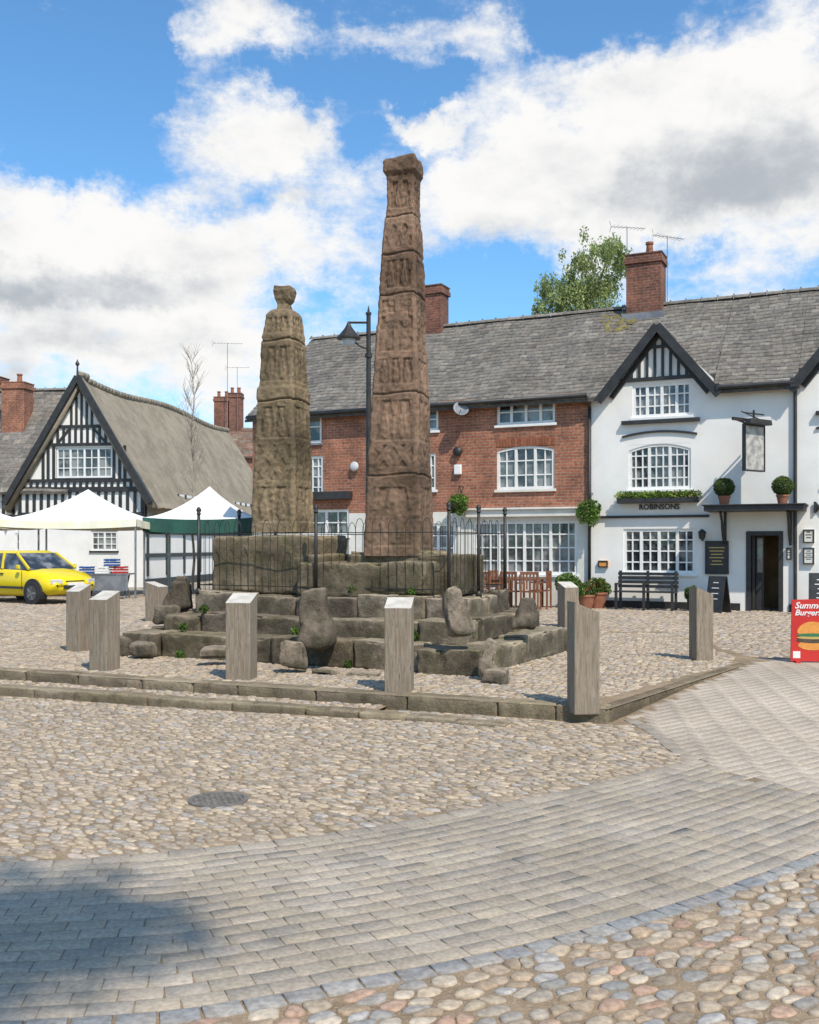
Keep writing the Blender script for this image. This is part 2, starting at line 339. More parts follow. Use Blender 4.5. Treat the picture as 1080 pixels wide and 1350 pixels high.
def blocks(name,cs,angs,L,Wd,pal,zf,h=.012,gap=.008,mat='pav',jz=.0018,ins0=.005,cv=.09):
    cs=np.array(cs,float);angs=np.array(angs,float);n=len(cs); L=np.broadcast_to(L,(n,));Wd=np.broadcast_to(Wd,(n,))
    sx=np.array([-1,1,1,-1]);sy=np.array([-1,-1,1,1]); V=np.zeros((n,12,3)); tz=rng.normal(0,jz,n); ji=.0012 if gap>.002 else 0
    for r,(ins,z) in enumerate(((0,-.01),(0,h-.003*min(1,ins0/.003)),(ins0,h))):
        lx=sx[None]*((L/2-gap/2)[:,None]-ins)+rng.normal(0,1,(n,4))*ji; ly=sy[None]*((Wd/2-gap/2)[:,None]-ins)+rng.normal(0,1,(n,4))*ji
        V[:,r*4:r*4+4,0]=cs[:,0,None]+lx*np.cos(angs)[:,None]-ly*np.sin(angs)[:,None]
        V[:,r*4:r*4+4,1]=cs[:,1,None]+lx*np.sin(angs)[:,None]+ly*np.cos(angs)[:,None]
        V[:,r*4:r*4+4,2]=z+(tz[:,None]+rng.normal(0,jz*.4,(n,4)) if r else 0)
    V[:,:,2]+=zf(V[:,:,0],V[:,:,1])
    fs=[]
    for r in range(2):
        for i in range(4): fs.append((r*4+i,r*4+(i+1)%4,r*4+4+(i+1)%4,r*4+4+i))
    fs.append((8,9,10,11)); fs=np.array(fs); FL=(np.arange(n)[:,None,None]*12+fs[None]).reshape(-1); FN=np.full(n*9,4)
    pal=np.array(pal); c=pal[rng.integers(0,len(pal),n)]*rng.uniform(1-cv,1+cv,(n,1))
    return npmesh(name,V.reshape(-1,3),FL,FN,np.repeat(c,12,axis=0),mat,smooth=False)
def leaves(name,blobs,n,size,pal,parent,mat='leaf',shell=.5,droop=0,tone=(.6,1.3)):
    B=np.array([(c[0],c[1],c[2],*(r if hasattr(r,'__len__') else (r,r,r))) for c,r in blobs]); w=(B[:,3]*B[:,4]*B[:,5])**.66; w/=w.sum()
    k=rng.choice(len(B),n,p=w); d=rng.normal(size=(n,3)); d/=np.linalg.norm(d,axis=1)[:,None]; rr=rng.random(n)**shell
    C=B[k,:3]+d*rr[:,None]*B[k,3:]
    a=rng.normal(size=(n,3)); a[:,2]-=droop; a/=np.linalg.norm(a,axis=1)[:,None]; b=np.cross(a,rng.normal(size=(n,3))); b/=np.linalg.norm(b,axis=1)[:,None]
    s=size*rng.uniform(.6,1.3,(n,1)); V=np.stack([C-a*s,C+b*s*.5,C+a*s,C-b*s*.5],1)
    pal=np.array(pal); tn=rng.uniform(tone[0],tone[1],len(B)); c=pal[rng.integers(0,len(pal),n)]*rng.uniform(.7,1.3,(n,1))*tn[k][:,None]
    o=npmesh(name,V.reshape(-1,3),np.arange(4*n),np.full(n,4),np.repeat(c,4,axis=0),mat,False,parent); o['kind']='stuff'; return o
GREEN=[(.055,.11,.022),(.08,.14,.03),(.04,.08,.018),(.10,.15,.04)]
# ------------------------------------------------------------------ ground
xs=np.concatenate([[-700,-200,-60],np.arange(-20,20.01,.4),[60,200,700]]); ys=np.concatenate([[-300,-60,-15],np.arange(0,30.01,.4),[45,80,150,300,700,1500]])
X,Y=np.meshgrid(xs,ys); V=np.c_[X.ravel(),Y.ravel(),g(X,Y).ravel()]; nx=len(xs); I,J=np.meshgrid(np.arange(nx-1),np.arange(len(ys)-1)); a=(J*nx+I).ravel()
tag(npmesh('ground',V,np.stack([a,a+1,a+1+nx,a+nx],1).ravel(),np.full(len(a),4),np.ones((len(V),3)),'bed'),'sandy bedded cobbled market square ground','ground',kind='structure')
def crom(P,n=12):
    P=np.array(P,float); P=np.vstack([2*P[0]-P[1],P,2*P[-1]-P[-2]]); out=[]
    for i in range(1,len(P)-2):
        for t in np.linspace(0,1,n,endpoint=False):
            a,b,c,d=P[i-1:i+3]; out.append(.5*((2*b)+(c-a)*t+(2*a-5*b+4*c-d)*t*t+(3*b-a-3*c+d)*t**3))
    out.append(P[-2]); return np.array(out)
low=crom([(-5,3.42),(-2.5,3.45),(-1.05,3.6),(-.58,3.73),(-.17,3.92),(.18,4.08),(.57,4.29),(.976,4.54),(1.54,4.94),(2.2,5.49),(3.0,6.2),(4,7.2),(5.2,8.6)])
upp=crom([(-5.2,5.35),(-3.5,5.38),(-2.17,5.43),(-1.41,5.6),(-.61,5.91),(.29,6.46),(1.40,7.29),(2.24,8.05)])
redge=[(2.5,7.35),(2.85,6.9),(3.5,7.4),(4.6,8.8)]
bandpoly=np.vstack([low,np.array(redge[::-1]),upp[::-1]])
K0=np.array((1.84,9.5)); kd=np.array((-6.81,2.94)); kd/=np.linalg.norm(kd); KR=np.array((4.25,13.0))
pinkpoly=[tuple(upp[-1]),*redge,(9,12.4),(13,16),(9,14.6),(6.5,14.1),(5.2,13.9),(4.45,13.3),(4.30,13.0),(2.15,9.86),(2.2,9.2)]
PG=[(.385,.325,.25),(.41,.345,.27),(.36,.31,.25),(.395,.33,.25),(.37,.32,.26)]
cs=[];an=[]
def resample(P,step,off=0):
    d=np.r_[0,np.cumsum(np.linalg.norm(np.diff(P,axis=0),axis=1))]; t=np.arange(off,d[-1],step)
    Q=np.c_[np.interp(t,d,P[:,0]),np.interp(t,d,P[:,1])]; Q2=np.c_[np.interp(t+.02,d,P[:,0]),np.interp(t+.02,d,P[:,1])]; D=Q2-Q; return Q,np.arctan2(D[:,1],D[:,0])
def offs(P,w):
    T=np.gradient(P,axis=0); T/=np.linalg.norm(T,axis=1)[:,None]; return P+np.c_[-T[:,1],T[:,0]]*w
for k in range(46):
    Q,A_=resample(offs(low,.165+k*.108),.17,(k%2)*.085); ok=inpoly(Q,bandpoly)&(np.abs(Q[:,0])<Q[:,1]*.41+.5)
    cs+=list(Q[ok]);an+=list(A_[ok])
tag(blocks('paved_road',cs,an,.17,.108,PG,g,h=.005,gap=.004,jz=.0006,ins0=.003),'curving band of pale grey beige rectangular paving setts','road',kind='structure')
Q,A_=resample(offs(low,.05),.155); 
tag(blocks('road_edging',Q,A_,.155,.11,[(.25,.25,.25),(.34,.32,.29),(.28,.275,.26)],g,h=.010,gap=.012,mat='cob'),'blue grey edging setts beside paved road','edging',kind='structure')
Q,A_=resample(np.vstack([upp,[(2.2,8.5),(2.18,9.2),(2.1,9.6)]]),.2); 
tag(blocks('cobble_edging',Q,A_,.2,.13,[(.35,.30,.24),(.39,.33,.26)],g,h=.008,gap=.006,jz=.001),'worn flush edging stones beside cobbles','edging',kind='structure')
cs=[];an=[]; w_=.105; ph=math.radians(38)
for i in range(-90,170):
    for j in range(-90,170):
        k=(i-j)%4
        if k==0: c=((i+1)*w_,(j+.5)*w_); a_=0
        elif k==2: c=((i+.5)*w_,(j)*w_); a_=math.pi/2
        else: continue
        x=c[0]*math.cos(ph)-c[1]*math.sin(ph)+4; y=c[0]*math.sin(ph)+c[1]*math.cos(ph)+8; cs.append((x,y));an.append(a_+ph)
cs=np.array(cs);an=np.array(an); ok=inpoly(cs,pinkpoly)&(cs[:,0]<cs[:,1]*.41+.4); 
PP=[(.49,.405,.315),(.48,.40,.31),(.495,.41,.32)]
tag(blocks('pavement',cs[ok],an[ok],.2095,.1048,PP,lambda x,y:g(x,y),h=.004,gap=.0008,jz=.0001,ins0=.0006,cv=.035),'smooth pale tan block pavement leading to the inn','pavement',kind='structure')
TAN=[(.44,.345,.235),(.40,.31,.21),(.49,.395,.285),(.35,.28,.205),(.43,.35,.275),(.32,.26,.195),(.46,.365,.25),(.38,.34,.295),(.45,.355,.26),(.30,.255,.205)]
NEAR=[(.43,.315,.21),(.38,.285,.195),(.47,.375,.265),(.42,.27,.19),(.33,.305,.275),(.36,.335,.305),(.37,.285,.205),(.48,.40,.305),(.33,.26,.19),(.41,.35,.275),(.44,.35,.25),(.30,.285,.26)]
llow=offs(low,-.02)
tag(stones('pebble_cobbles',list(map(tuple,llow))+[(5,2),(-5,2)],.094,1.27,.5,.015,NEAR,g,K=14,keep=.90,gap=.985),'flat worn multicoloured river cobbles set in sand','cobbles',kind='stuff')
lk0=np.array((1.25,9.22)); lkd=np.array((-5.95,2.45)); lkd/=np.linalg.norm(lkd)
LS=1.5
mp_=[tuple(p) for p in offs(upp,.09)]+[(2.1,8.6),(2.08,9.2),(2.02,9.5),(1.9,9.42),tuple(K0+kd*(LS+.6)+(.0,-.03)),tuple(lk0+lkd*(LS+.1)+np.array((.05,.1))),tuple(lk0+lkd*LS+np.array((0,-.04))),tuple(lk0+lkd*9+np.array((0,-.05))),(-9,5.3)]
dc=(-1.28,6.85); dcp=[(dc[0]+.24*math.cos(t*.524),dc[1]+.24*math.sin(t*.524)) for t in range(12)]
tag(stones('square_cobbles',mp_,.082,1.42,-.45,.013,TAN,g,K=12,keep=.92,gap=.985,excl=[dcp]),'tan elongated cobbles paving the open square','cobbles',kind='stuff')
UL=K0+kd*14; 
ledge=[tuple(lk0+lkd*(LS+.25)+np.array((0,.03))),tuple(lk0+lkd*14),tuple(UL),tuple(K0+kd*(LS+.75))]
isl=[tuple(K0),tuple(KR),(4.6,14),(4.6,18),(-13,18.5),tuple(UL)]
def flatz(name,poly,z,mat,label,cat):
    from mathutils.geometry import tessellate_polygon
    mb=MB(); P=[(x,y,z) for x,y in poly]; mb.v=P; mb.c=[(1,1,1,1)]*len(P)
    for t in tessellate_polygon([[Vector(p) for p in P]]): mb.f.append(t); mb.m.append(0)
    return tag(mb.build(name,mat),label,cat,kind='structure')
flatz('island_pavement',isl,GZ+.006,'bed','raised cobbled island around the stone crosses','pavement')
flatz('ledge_pavement',ledge,.080,'bed','narrow cobbled ledge between two kerbs','pavement')
aP=math.atan2(-.445,.8957); av=np.array((.8957,-.445)); bv=np.array((.445,.8957)); L0=np.array((-3.98,14.25)); LEN=5.37; DEP=3.6
def pl(u,v): return L0+av*u+bv*v
plat=[tuple(pl(.05,.05)),tuple(pl(LEN-.05,.05)),tuple(pl(LEN-.05,DEP)),tuple(pl(.05,DEP))]
zi=lambda x,y:np.full(np.shape(x),GZ+.006)
islc=[tuple(K0+kd*.25+np.array((.05,.3))),tuple(KR+np.array((-.1,.2))),(4.4,14),(4.5,17.8),(-12,18.2),tuple(UL+np.array((0,.3)))]
tag(stones('island_cobbles',islc,.084,1.3,.5,.014,TAN,zi,K=10,keep=.90,gap=.98,excl=[plat]),'tan cobbles covering the raised island','cobbles',kind='stuff')
tag(stones('ledge_cobbles',[tuple(lk0+lkd*(LS+.3)+np.array((-.1,.25))),tuple(lk0+lkd*10+np.array((0,.24))),tuple(K0+kd*10-np.array((0,.04))),tuple(K0+kd*(LS+.8)-np.array((0,.04)))],.08,1.2,-.4,.014,TAN,lambda x,y:np.full(np.shape(x),.082),K=10,gap=.96),'cobbles on the narrow ledge','cobbles',kind='stuff')
far=[(-14,18.3),(4.6,18.1),(4.7,13.8),(5.2,14.0),(6.5,14.2),(9,14.7),(13,16.2),(14,30),(-14,30)]
tag(stones('far_cobbles',far,.125,1.25,.3,.016,[(c[0]*.97,c[1]*.97,c[2]*1.0) for c in TAN],g,K=8,keep=.88,gap=.97,rings=((1.0,-.4),(.93,.5),(.6,.95))),'grey and tan cobbles in front of the buildings','cobbles',kind='stuff')
def kerb(name,p0,d,start,length,zt,h,w,label,ramp=0,rz_=.055):
    mb=MB(); t=start; nrm=np.array((-d[1],d[0])); 
    if nrm[1]<0: nrm=-nrm
    a=math.atan2(d[1],d[0])
    while t<length:
        l=random.uniform(.55,1.05) if t-start>ramp else .5; c=p0+d*(t+l/2)+nrm*w/2; k=random.uniform(.75,1.15); mb.col=(k,k*.98,k*random.uniform(.9,.97))
        dz=-rz_*max(0,1-(t-start)/ramp) if ramp else 0
        mb.rock((c[0],c[1],zt+dz-h/2+random.uniform(-.006,.006)),(l/2-.005,w/2,h/2),a,.022,14,.008,4,step=.05,chip=.012); t+=l
    return tag(mb.build(name,'kerb',smooth=True),label,'kerb',kind='structure')
kerb('kerb',K0,kd,0,13,GZ+.02,.22,.24,'weathered sandstone kerb along raised island')
kerb('kerb',lk0,lkd,.4,13,.10,.2,.22,'lower weathered sandstone step kerb',1.3,.035)
dr=(KR-K0)/np.linalg.norm(KR-K0)
mb=MB(); t=.1
while t<4.1:
    l=random.uniform(.5,.9); c=K0+dr*(t+l/2)+np.array((-dr[1],dr[0]))*.08; k=random.uniform(.55,.85); mb.col=(k,k*.95,k*.9)
    mb.rock((c[0],c[1],GZ-.08),(l/2-.006,.07,.09),math.atan2(dr[1],dr[0]),.02,6,.006,4); t+=l
tag(mb.build('kerb','kerb',smooth=True),'dark kerb along side of raised island','kerb',kind='structure')
mh=top('drain_cover','round gridded cast iron drain cover set in cobbles','drain cover',(-1.28,6.85,float(g(-1.28,6.85))),.3)
mb=MB(); mb.lathe([(.205,0),(.205,.011),(.17,.011),(.168,.004)],n=28); mb.build('frame','castiron',mh)
mb=MB(); mb.lathe([(.166,0),(.166,.002)],n=28,m=1)
for i in range(-4,5):
    L_=math.sqrt(max(0,.166**2-(i*.037)**2)); mb.box(i*.037-.009,i*.037+.009,-L_,L_,.0022,.0105); mb.box(-L_,L_,i*.037-.006,i*.037+.006,.0021,.0085)
mb.build('grate',['castiron','castdark'],mh)
# ------------------------------------------------------------------ crosses platform
ang=aP
pf=top('stepped_stone_base','tiered worn sandstone steps carrying two carved crosses','stone steps',(L0[0],L0[1],GZ),ang)
def tier(u0,u1,v0,v1,z0,z1,bw,seed):
    random.seed(seed); mb=MB()
    def run(a,b,fix,horizontal,side):
        t=a
        while t<b-.05:
            l=min(random.uniform(.4,1.3),b-t)
            if b-t-l<.3: l=b-t
            k=random.uniform(.55,1.12); mb.col=(k,k*random.uniform(.95,1),k*random.uniform(.88,1)); zt=z1+random.uniform(-.055,.008); j=random.uniform(-.06,.045)
            if horizontal: c=(t+l/2,fix+side*(bw/2)+j,(z0+zt)/2); hh=(l/2-.008,bw/2,(zt-z0)/2)
            else: c=(fix+side*(bw/2)+j,t+l/2,(z0+zt)/2); hh=(bw/2,l/2-.008,(zt-z0)/2)
            mb.rock(c,hh,random.uniform(-.045,.045),.026,30,.014,4.6,tilt=(random.uniform(-.03,.03),random.uniform(-.03,.03)),step=.04,chip=.034); t+=l
    run(u0,u1,v0,True,1); run(u0,u1,v1,True,-1); run(v0+bw,v1-bw,u0,False,1); run(v0+bw,v1-bw,u1,False,-1)
    mb.col=(.8,.8,.8); mb.box(u0+bw*.7,u1-bw*.7,v0+bw*.7,v1-bw*.7,z0,z1-.05)
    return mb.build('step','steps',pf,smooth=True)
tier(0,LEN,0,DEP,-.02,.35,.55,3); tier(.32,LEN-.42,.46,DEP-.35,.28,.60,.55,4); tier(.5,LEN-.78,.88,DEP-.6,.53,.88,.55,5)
def plw(u,v,z): p=pl(u,v); return (p[0],p[1],z)
random.seed(21)
def plinth(u,v,z0,parts,label):
    t=top('cross_plinth',label,'plinth',plw(u,v,z0),ang)
    mb=MB()
    for (c,hh,k,rt) in parts:
        mb.col=(k,k,k*.95); mb.rock(c,hh,rt,.04,40,.018,3.4,step=.04,low=.045,chip=.05)
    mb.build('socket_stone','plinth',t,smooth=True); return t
plinth(1.41,1.8,1.02,[((0,0,.41),(.80,.62,.41),1.05,.03),((.75,-.05,.28),(.28,.55,.28),.8,-.05)],'massive mossy sandstone plinth under the shorter cross')
plinth(3.34,1.8,1.02,[((-.15,-.12,.23),(.98,.72,.23),.9,0),((.0,.15,.40),(.60,.50,.20),1.05,.05),((.80,.1,.29),(.26,.5,.29),.75,-.06)],'broad worn sandstone plinth under the taller cross')
def relief(u,z,panels,dp):
    r=np.zeros_like(u)
    for (z0,z1,ty) in panels:
        t=(z-z0)/(z1-z0); ins=(t>0)&(t<1)
        fr=SS(np.abs(u),.74,.82); fr=np.maximum(fr,1-SS(np.minimum(t,1-t)*(z1-z0),.01,.04)); d=-dp*(1-fr)
        if ty[0]=='F':
            nc,nr=int(ty[1]),int(ty[2]); uu=((u/.76+1)/2*nc)%1*2-1; tt=(t*nr)%1; asp=(z1-z0)/nr/(.6*2/nc)
            head=(uu**2+((tt-.74)*asp*2)**2)**.5; body=((uu/.55)**2+((tt-.36)/.32)**2)**.5; arch=np.abs((uu**2+((tt-.62)*asp*1.7)**2)**.5-.86)
            f=np.maximum(1-SS(head,.2,.34),1-SS(body,.75,1.05)); f=np.maximum(f,(1-SS(arch,.04,.13))*(tt>.6)*.9); f=np.maximum(f,(1-SS(1-np.abs(uu),.05,.15))*.9)
            fold=.6*np.sin(uu*16+tt*9)*(body<.9); d=d+(1-fr)*f*(dp*.95+dp*.35*fold)
        elif ty[0]=='I':
            k=float(ty[1:]); a1=np.abs(np.sin(u*4.2+z*k)); a2=np.abs(np.sin(u*4.2-z*k)); f=np.maximum(SS(a1,.7,.88),SS(a2,.7,.88)); d=d+(1-fr)*f*dp*.9
        elif ty[0]=='C':
            f=np.maximum((1-SS(np.abs(u),.10,.17)),(1-SS(np.abs(t-.66)*(z1-z0),.05,.08))*(np.abs(u)<.55)).astype(float); blob=SS(np.sin(u*9+1)*np.sin(z*21),.1,.4)*.8; d=d+(1-fr)*np.maximum(f,blob)*dp*.95
        r=np.where(ins,d,r)
    return r
def shaft(name,label,loc,rot,prof,panels,joints,mat,seed,topbreak,Hn=300,ns=34,dp=.03,lean=0):
    t=top(name,label,'stone cross',loc,rot); H=prof[-1][0]; pz=[p[0] for p in prof];pw=[p[1] for p in prof]
    z=np.linspace(0,H,Hn); w=np.interp(z,pz,pw); rings=[]
    u=np.linspace(-1,1,ns+1)[:-1]
    sd=Vector((seed*3.3,seed,seed*7.1))
    for f in range(4):
        a=f*math.pi/2; U,Z=np.meshgrid(u,z); Wd=np.repeat(w[:,None],ns,1); R=relief(U,Z,panels,dp)
        er=np.array([[.35+1.4*abs(mn.noise(Vector((uu*1.6+f*5,zz*1.7,seed)))) for uu in u] for zz in z]); R=R*np.clip(er+.25,.3,1.1)
        for jz in joints: R-=.024*(1-SS(np.abs(Z-jz-.015*np.sin(U*2.5+f*2)),.004,.022))
        cr=SS(np.abs(U),.90,1.0); out=Wd+R-cr*.015; lx=U*(Wd-cr*.010); ly=-out
        x=lx*math.cos(a)-ly*math.sin(a); y=lx*math.sin(a)+ly*math.cos(a); rings.append(np.stack([x,y,Z],2))
    G=np.concatenate(rings,1); n=4*ns; G=G.reshape(-1,3)
    G2=[]; cr_,sr_=math.cos(rot),math.sin(rot)
    for p in G:
        q=Vector(p); big=mn.noise_vector(q*1.2+sd)*.020+mn.noise_vector(q*5+sd)*.012+mn.noise_vector(q*16+sd)*.011
        q=q+Vector((big.x,big.y,big.z*.3)); 
        if p[2]>H-.12: q.z+=(mn.noise(q*4+sd)*.12)*topbreak*(p[2]-H+.12)/.12
        dx=lean*p[2]/H; q.x+=dx*cr_; q.y-=dx*sr_
        G2.append(q)
    fs=[(j*n+i,j*n+(i+1)%n,(j+1)*n+(i+1)%n,(j+1)*n+i) for j in range(Hn-1) for i in range(n)]
    mb=MB(); mb.v=[tuple(q) for q in G2]; mb.c=[]
    for q in G2:
        k=1.0+.45*mn.noise(Vector((0,0,q.z*1.1))+sd)+.45*mn.noise(q*2.2+sd); mb.c.append((k,k,k,1))
    c=len(mb.v); mb.v.append((lean*cr_,-lean*sr_,H)); mb.c.append((1,1,1,1))
    fs+=[((Hn-1)*n+i,(Hn-1)*n+(i+1)%n,c) for i in range(n)]; mb.f=fs; mb.m=[0]*len(fs)
    mb.build('shaft',mat,t,smooth=True); return t
P=pl(3.34,1.8); D1=P[1]-.3; sc=D1/1350; hw=lambda px:px*sc/1.20/2
def hz(py,D,b): return E+(720-py)*D/1350-b
b1=hz(733,D1,0)
h1=lambda py:hz(py,D1,b1)
prof=[(0,hw(94)),(h1(628),hw(86)),(h1(622),hw(83)),(h1(520),hw(76)),(h1(515),hw(76)),(h1(500),hw(74)),(h1(494),hw(72)),(h1(388),hw(62)),(h1(383),hw(62)),(h1(335),hw(56)),(h1(328),hw(56)),(h1(284),hw(50)),(h1(276),hw(47)),(h1(240),hw(45)),(h1(226),hw(46)),(h1(220),hw(55)),(h1(207),hw(55)),(h1(200),hw(51))]
pan=[(h1(722),h1(640),'F11'),(h1(618),h1(585),'I9'),(h1(583),h1(525),'F21'),(h1(508),h1(470),'F31'),(h1(465),h1(392),'C'),(h1(380),h1(338),'F21'),(h1(325),h1(290),'I8'),(h1(272),h1(232),'F11')]
shaft('carved_stone_cross','tall tapering reddish carved sandstone cross shaft on plinth',(P[0]+.04,P[1],b1),math.radians(-15),prof,pan,[h1(626),h1(518),h1(386),h1(331),h1(280)],'stone',3,1.2,480,44,.021,.07)
P=pl(1.41,1.8); D2=P[1]-.2; sc=D2/1350
b2=hz(702,D2,0); h2=lambda py:hz(py,D2,b2)
prof=[(0,hw(78)),(h2(640),hw(73)),(h2(530),hw(65)),(h2(526),hw(67)),(h2(512),hw(66)),(h2(508),hw(61)),(h2(450),hw(55)),(h2(447),hw(52)),(h2(443),hw(53)),(h2(414),hw(46)),(h2(407),hw(36)),(h2(404),hw(21)),(h2(397),hw(18)),(h2(391),hw(26)),(h2(380),hw(30)),(h2(374),hw(27))]
pan=[(h2(690),h2(640),'F21'),(h2(636),h2(585),'I8'),(h2(580),h2(535),'F21'),(h2(505),h2(455),'F21'),(h2(440),h2(416),'F21')]
shaft('carved_stone_cross','shorter mossy carved sandstone cross with knob top',(P[0]+.03,P[1],b2),math.radians(-18),prof,pan,[h2(528),h2(448)],'stone2',9,.3,390,36,.018,.03)
random.seed(5)
def boulder(px,pt,pb,wpx,Y,tilt=0,k=1,taper=.2,label='rough sandstone boulder standing on the steps',mat='rock',low=.13):
    X=(px-540)/F*Y; z1=E+(720-pt)*Y/F; z0=E+(720-pb)*Y/F; h=(z1-z0)/2; w=wpx*Y/F/2
    t=top('boulder',label,'boulder',(X,Y,z0),random.uniform(-.5,.3),'loose boulders around the cross base')
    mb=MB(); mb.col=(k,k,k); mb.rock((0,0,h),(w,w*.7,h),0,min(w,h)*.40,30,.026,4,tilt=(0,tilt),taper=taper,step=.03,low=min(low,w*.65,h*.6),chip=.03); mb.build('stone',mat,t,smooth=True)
boulder(413,777,856,56,12.55,.07,.7,.40,'large dark upright boulder leaning on the steps')
boulder(388,845,880,42,12.2,.12,1,.3,'small slanting boulder at foot of steps')
boulder(605,775,842,42,11.95,-.03,1.1,.28,'pale upright rounded stone on the steps')
boulder(647,840,896,32,11.55,.02,1.2,.45,'upright pinkish stone at the step corner')
boulder(655,884,902,36,11.3,0,1.2,.1,'low flat stone on cobbles by step corner')
boulder(692,786,830,30,13.2,.1,.65,.45,'dark upright stone at the side of the steps')
boulder(236,762,806,36,15.2,0,.55,.4,'dark upright stone at the end of steps')
boulder(218,800,822,32,14.9,0,.7,.1,'low dark stone on lower step')
boulder(160,840,867,26,14.1,0,.75,.1,'dark block stone at foot of steps')
boulder(188,848,866,36,13.8,0,.9,.1,'low block stone at foot of steps')
boulder(283,854,866,40,13.0,0,1,.1,'flat stone lying by the steps')
boulder(480,886,893,46,12.0,0,1.3,.1,'flat pale stone slab lying by the steps'); boulder(430,882,888,34,12.1,0,1.3,.1,'flat pale stone slab lying by the steps')
for (u,v,z,r) in ((1.0,.5,.79,.07),(4.0,.95,1.06,.06),(2.6,.35,.54,.05),(4.3,.42,.55,.08),(3.1,1.0,1.08,.11),(.8,.3,.54,.06),(4.9,.8,.55,.07),(2.0,.0,.2,.05),(3.6,.0,.2,.05),(1.0,-.02,.2,.06)):
    t=top('weed_tuft','small green weeds growing between step stones','plant',plw(u,v,z),0,'weeds on the steps'); leaves('leaf_clump',[((0,0,.04),(r,r,.06))],160,.028,[(.10,.18,.03),(.14,.21,.05)],t)
# ------------------------------------------------------------------ railings
fe=top('iron_railing_fence','thin black bow-topped iron railings enclosing both crosses','fence',(L0[0],L0[1],GZ+.86),ang)
u0,u1,v0,v1=.55,LEN-.84,.96,DEP-.66
def post(u,v):
    mb=MB(); mb.cyl((0,0,-.03),(0,0,1.16),.026,.023,8); mb.lathe([(.0,1.23),(.022,1.22),(.04,1.18),(.022,1.145),(.034,1.135),(.034,1.12)][::-1],n=8); mb.cyl((0,0,-.03),(0,0,.05),.05,.035,8); mb.build('post','iron',fe,smooth=True,loc=(u,v,0))
for u in (u0,(u0+u1)/2,u1):
    for v in (v0,v1): post(u,v)
post(u0,(v0+v1)/2);post(u1,(v0+v1)/2)
def panel(a,b):
    a=Vector(a);b=Vector(b);L=(b-a).length; n=max(2,int(round(L/.135))); n+=n%2; mb=MB(); d=(b-a)/n
    P3=lambda p,z:(p.x,p.y,z); br=.0045
    for i in range(1,n):
        p=a+d*i; mb.cyl(P3(p,.02),P3(p,.90),br,n=5)
    for i in range(1,n-1,2):
        p=a+d*i;q=a+d*(i+1); c=(p+q)/2; r=(q-p).length/2; dd=d.normalized(); pr=None
        for k in range(7):
            t=math.pi*k/6; pt=c-dd*r*math.cos(t); pt=Vector((pt.x,pt.y,.90+.13*math.sin(t)))
            if pr: mb.cyl(pr,pt,br,n=5)
            pr=pt
    for zz in (.10,.84): mb.beam(P3(a,zz),P3(b,zz),.008,.013)
    mb.build('railing_panel','iron',fe)
um=(u0+u1)/2;vm=(v0+v1)/2
for a,b in (((u0,v0),(um,v0)),((um,v0),(u1,v0)),((u0,v1),(um,v1)),((um,v1),(u1,v1)),((u0,v0),(u0,vm)),((u0,vm),(u0,v1)),((u1,v0),(u1,vm)),((u1,vm),(u1,v1))): panel(a,b)
# ------------------------------------------------------------------ bollards
def bollard(px,pb,wpx,hh,slope,rot,label,zg=GZ):
    Y=1350*(E-zg)/(pb-720); X=(px-540)/F*Y; w=wpx*Y/F/2/(abs(math.cos(rot))+abs(math.sin(rot)))*1.02
    t=top('bollard',label,'bollard',(X,Y,zg),rot,'timber bollards around the stone crosses')
    mb=MB(); zf,zb=hh-.10,hh
    z=[zf,zf,zb,zb] if slope=='f' else ([zb,zf,zf,zb] if slope=='r' else [zf,zb,zb,zf])
    vs=[(-w,-w,-.05),(w,-w,-.05),(w,w,-.05),(-w,w,-.05),(-w,-w,z[0]),(w,-w,z[1]),(w,w,z[2]),(-w,w,z[3])]
    mb._add(vs,[(0,3,2,1),(0,1,5,4),(1,2,6,5),(2,3,7,6),(3,0,4,7)],0); mb._add(vs[4:],[(0,1,2,3)],1)
    mb.build('shaft',['oak','oaktop'],t,bevel=.012)
r1=math.radians
bollard(103.5,859,29,.97,'f',r1(-24),'weathered square oak bollard with sloping top')
bollard(138,884,36,.97,'f',r1(-22),'weathered square oak bollard with sloping top')
bollard(318.5,896,37,.98,'f',r1(-8),'weathered oak bollard with pale sloping top beside steps')
bollard(526.5,912,38,.98,'f',r1(-6),'weathered oak bollard with pale sloping top by the kerb')
bollard(769,933,38,1.0,'r',r1(8),'weathered oak bollard with chisel top at kerb corner')
bollard(924.5,871,27,.98,'r',r1(10),'weathered oak bollard with chisel top by the pavement')
bollard(749,827,26,.85,'f',r1(20),'short weathered oak bollard near the inn')
bollard(206.5,819,27,.80,'r',r1(-20),'short weathered oak bollard beyond the steps')
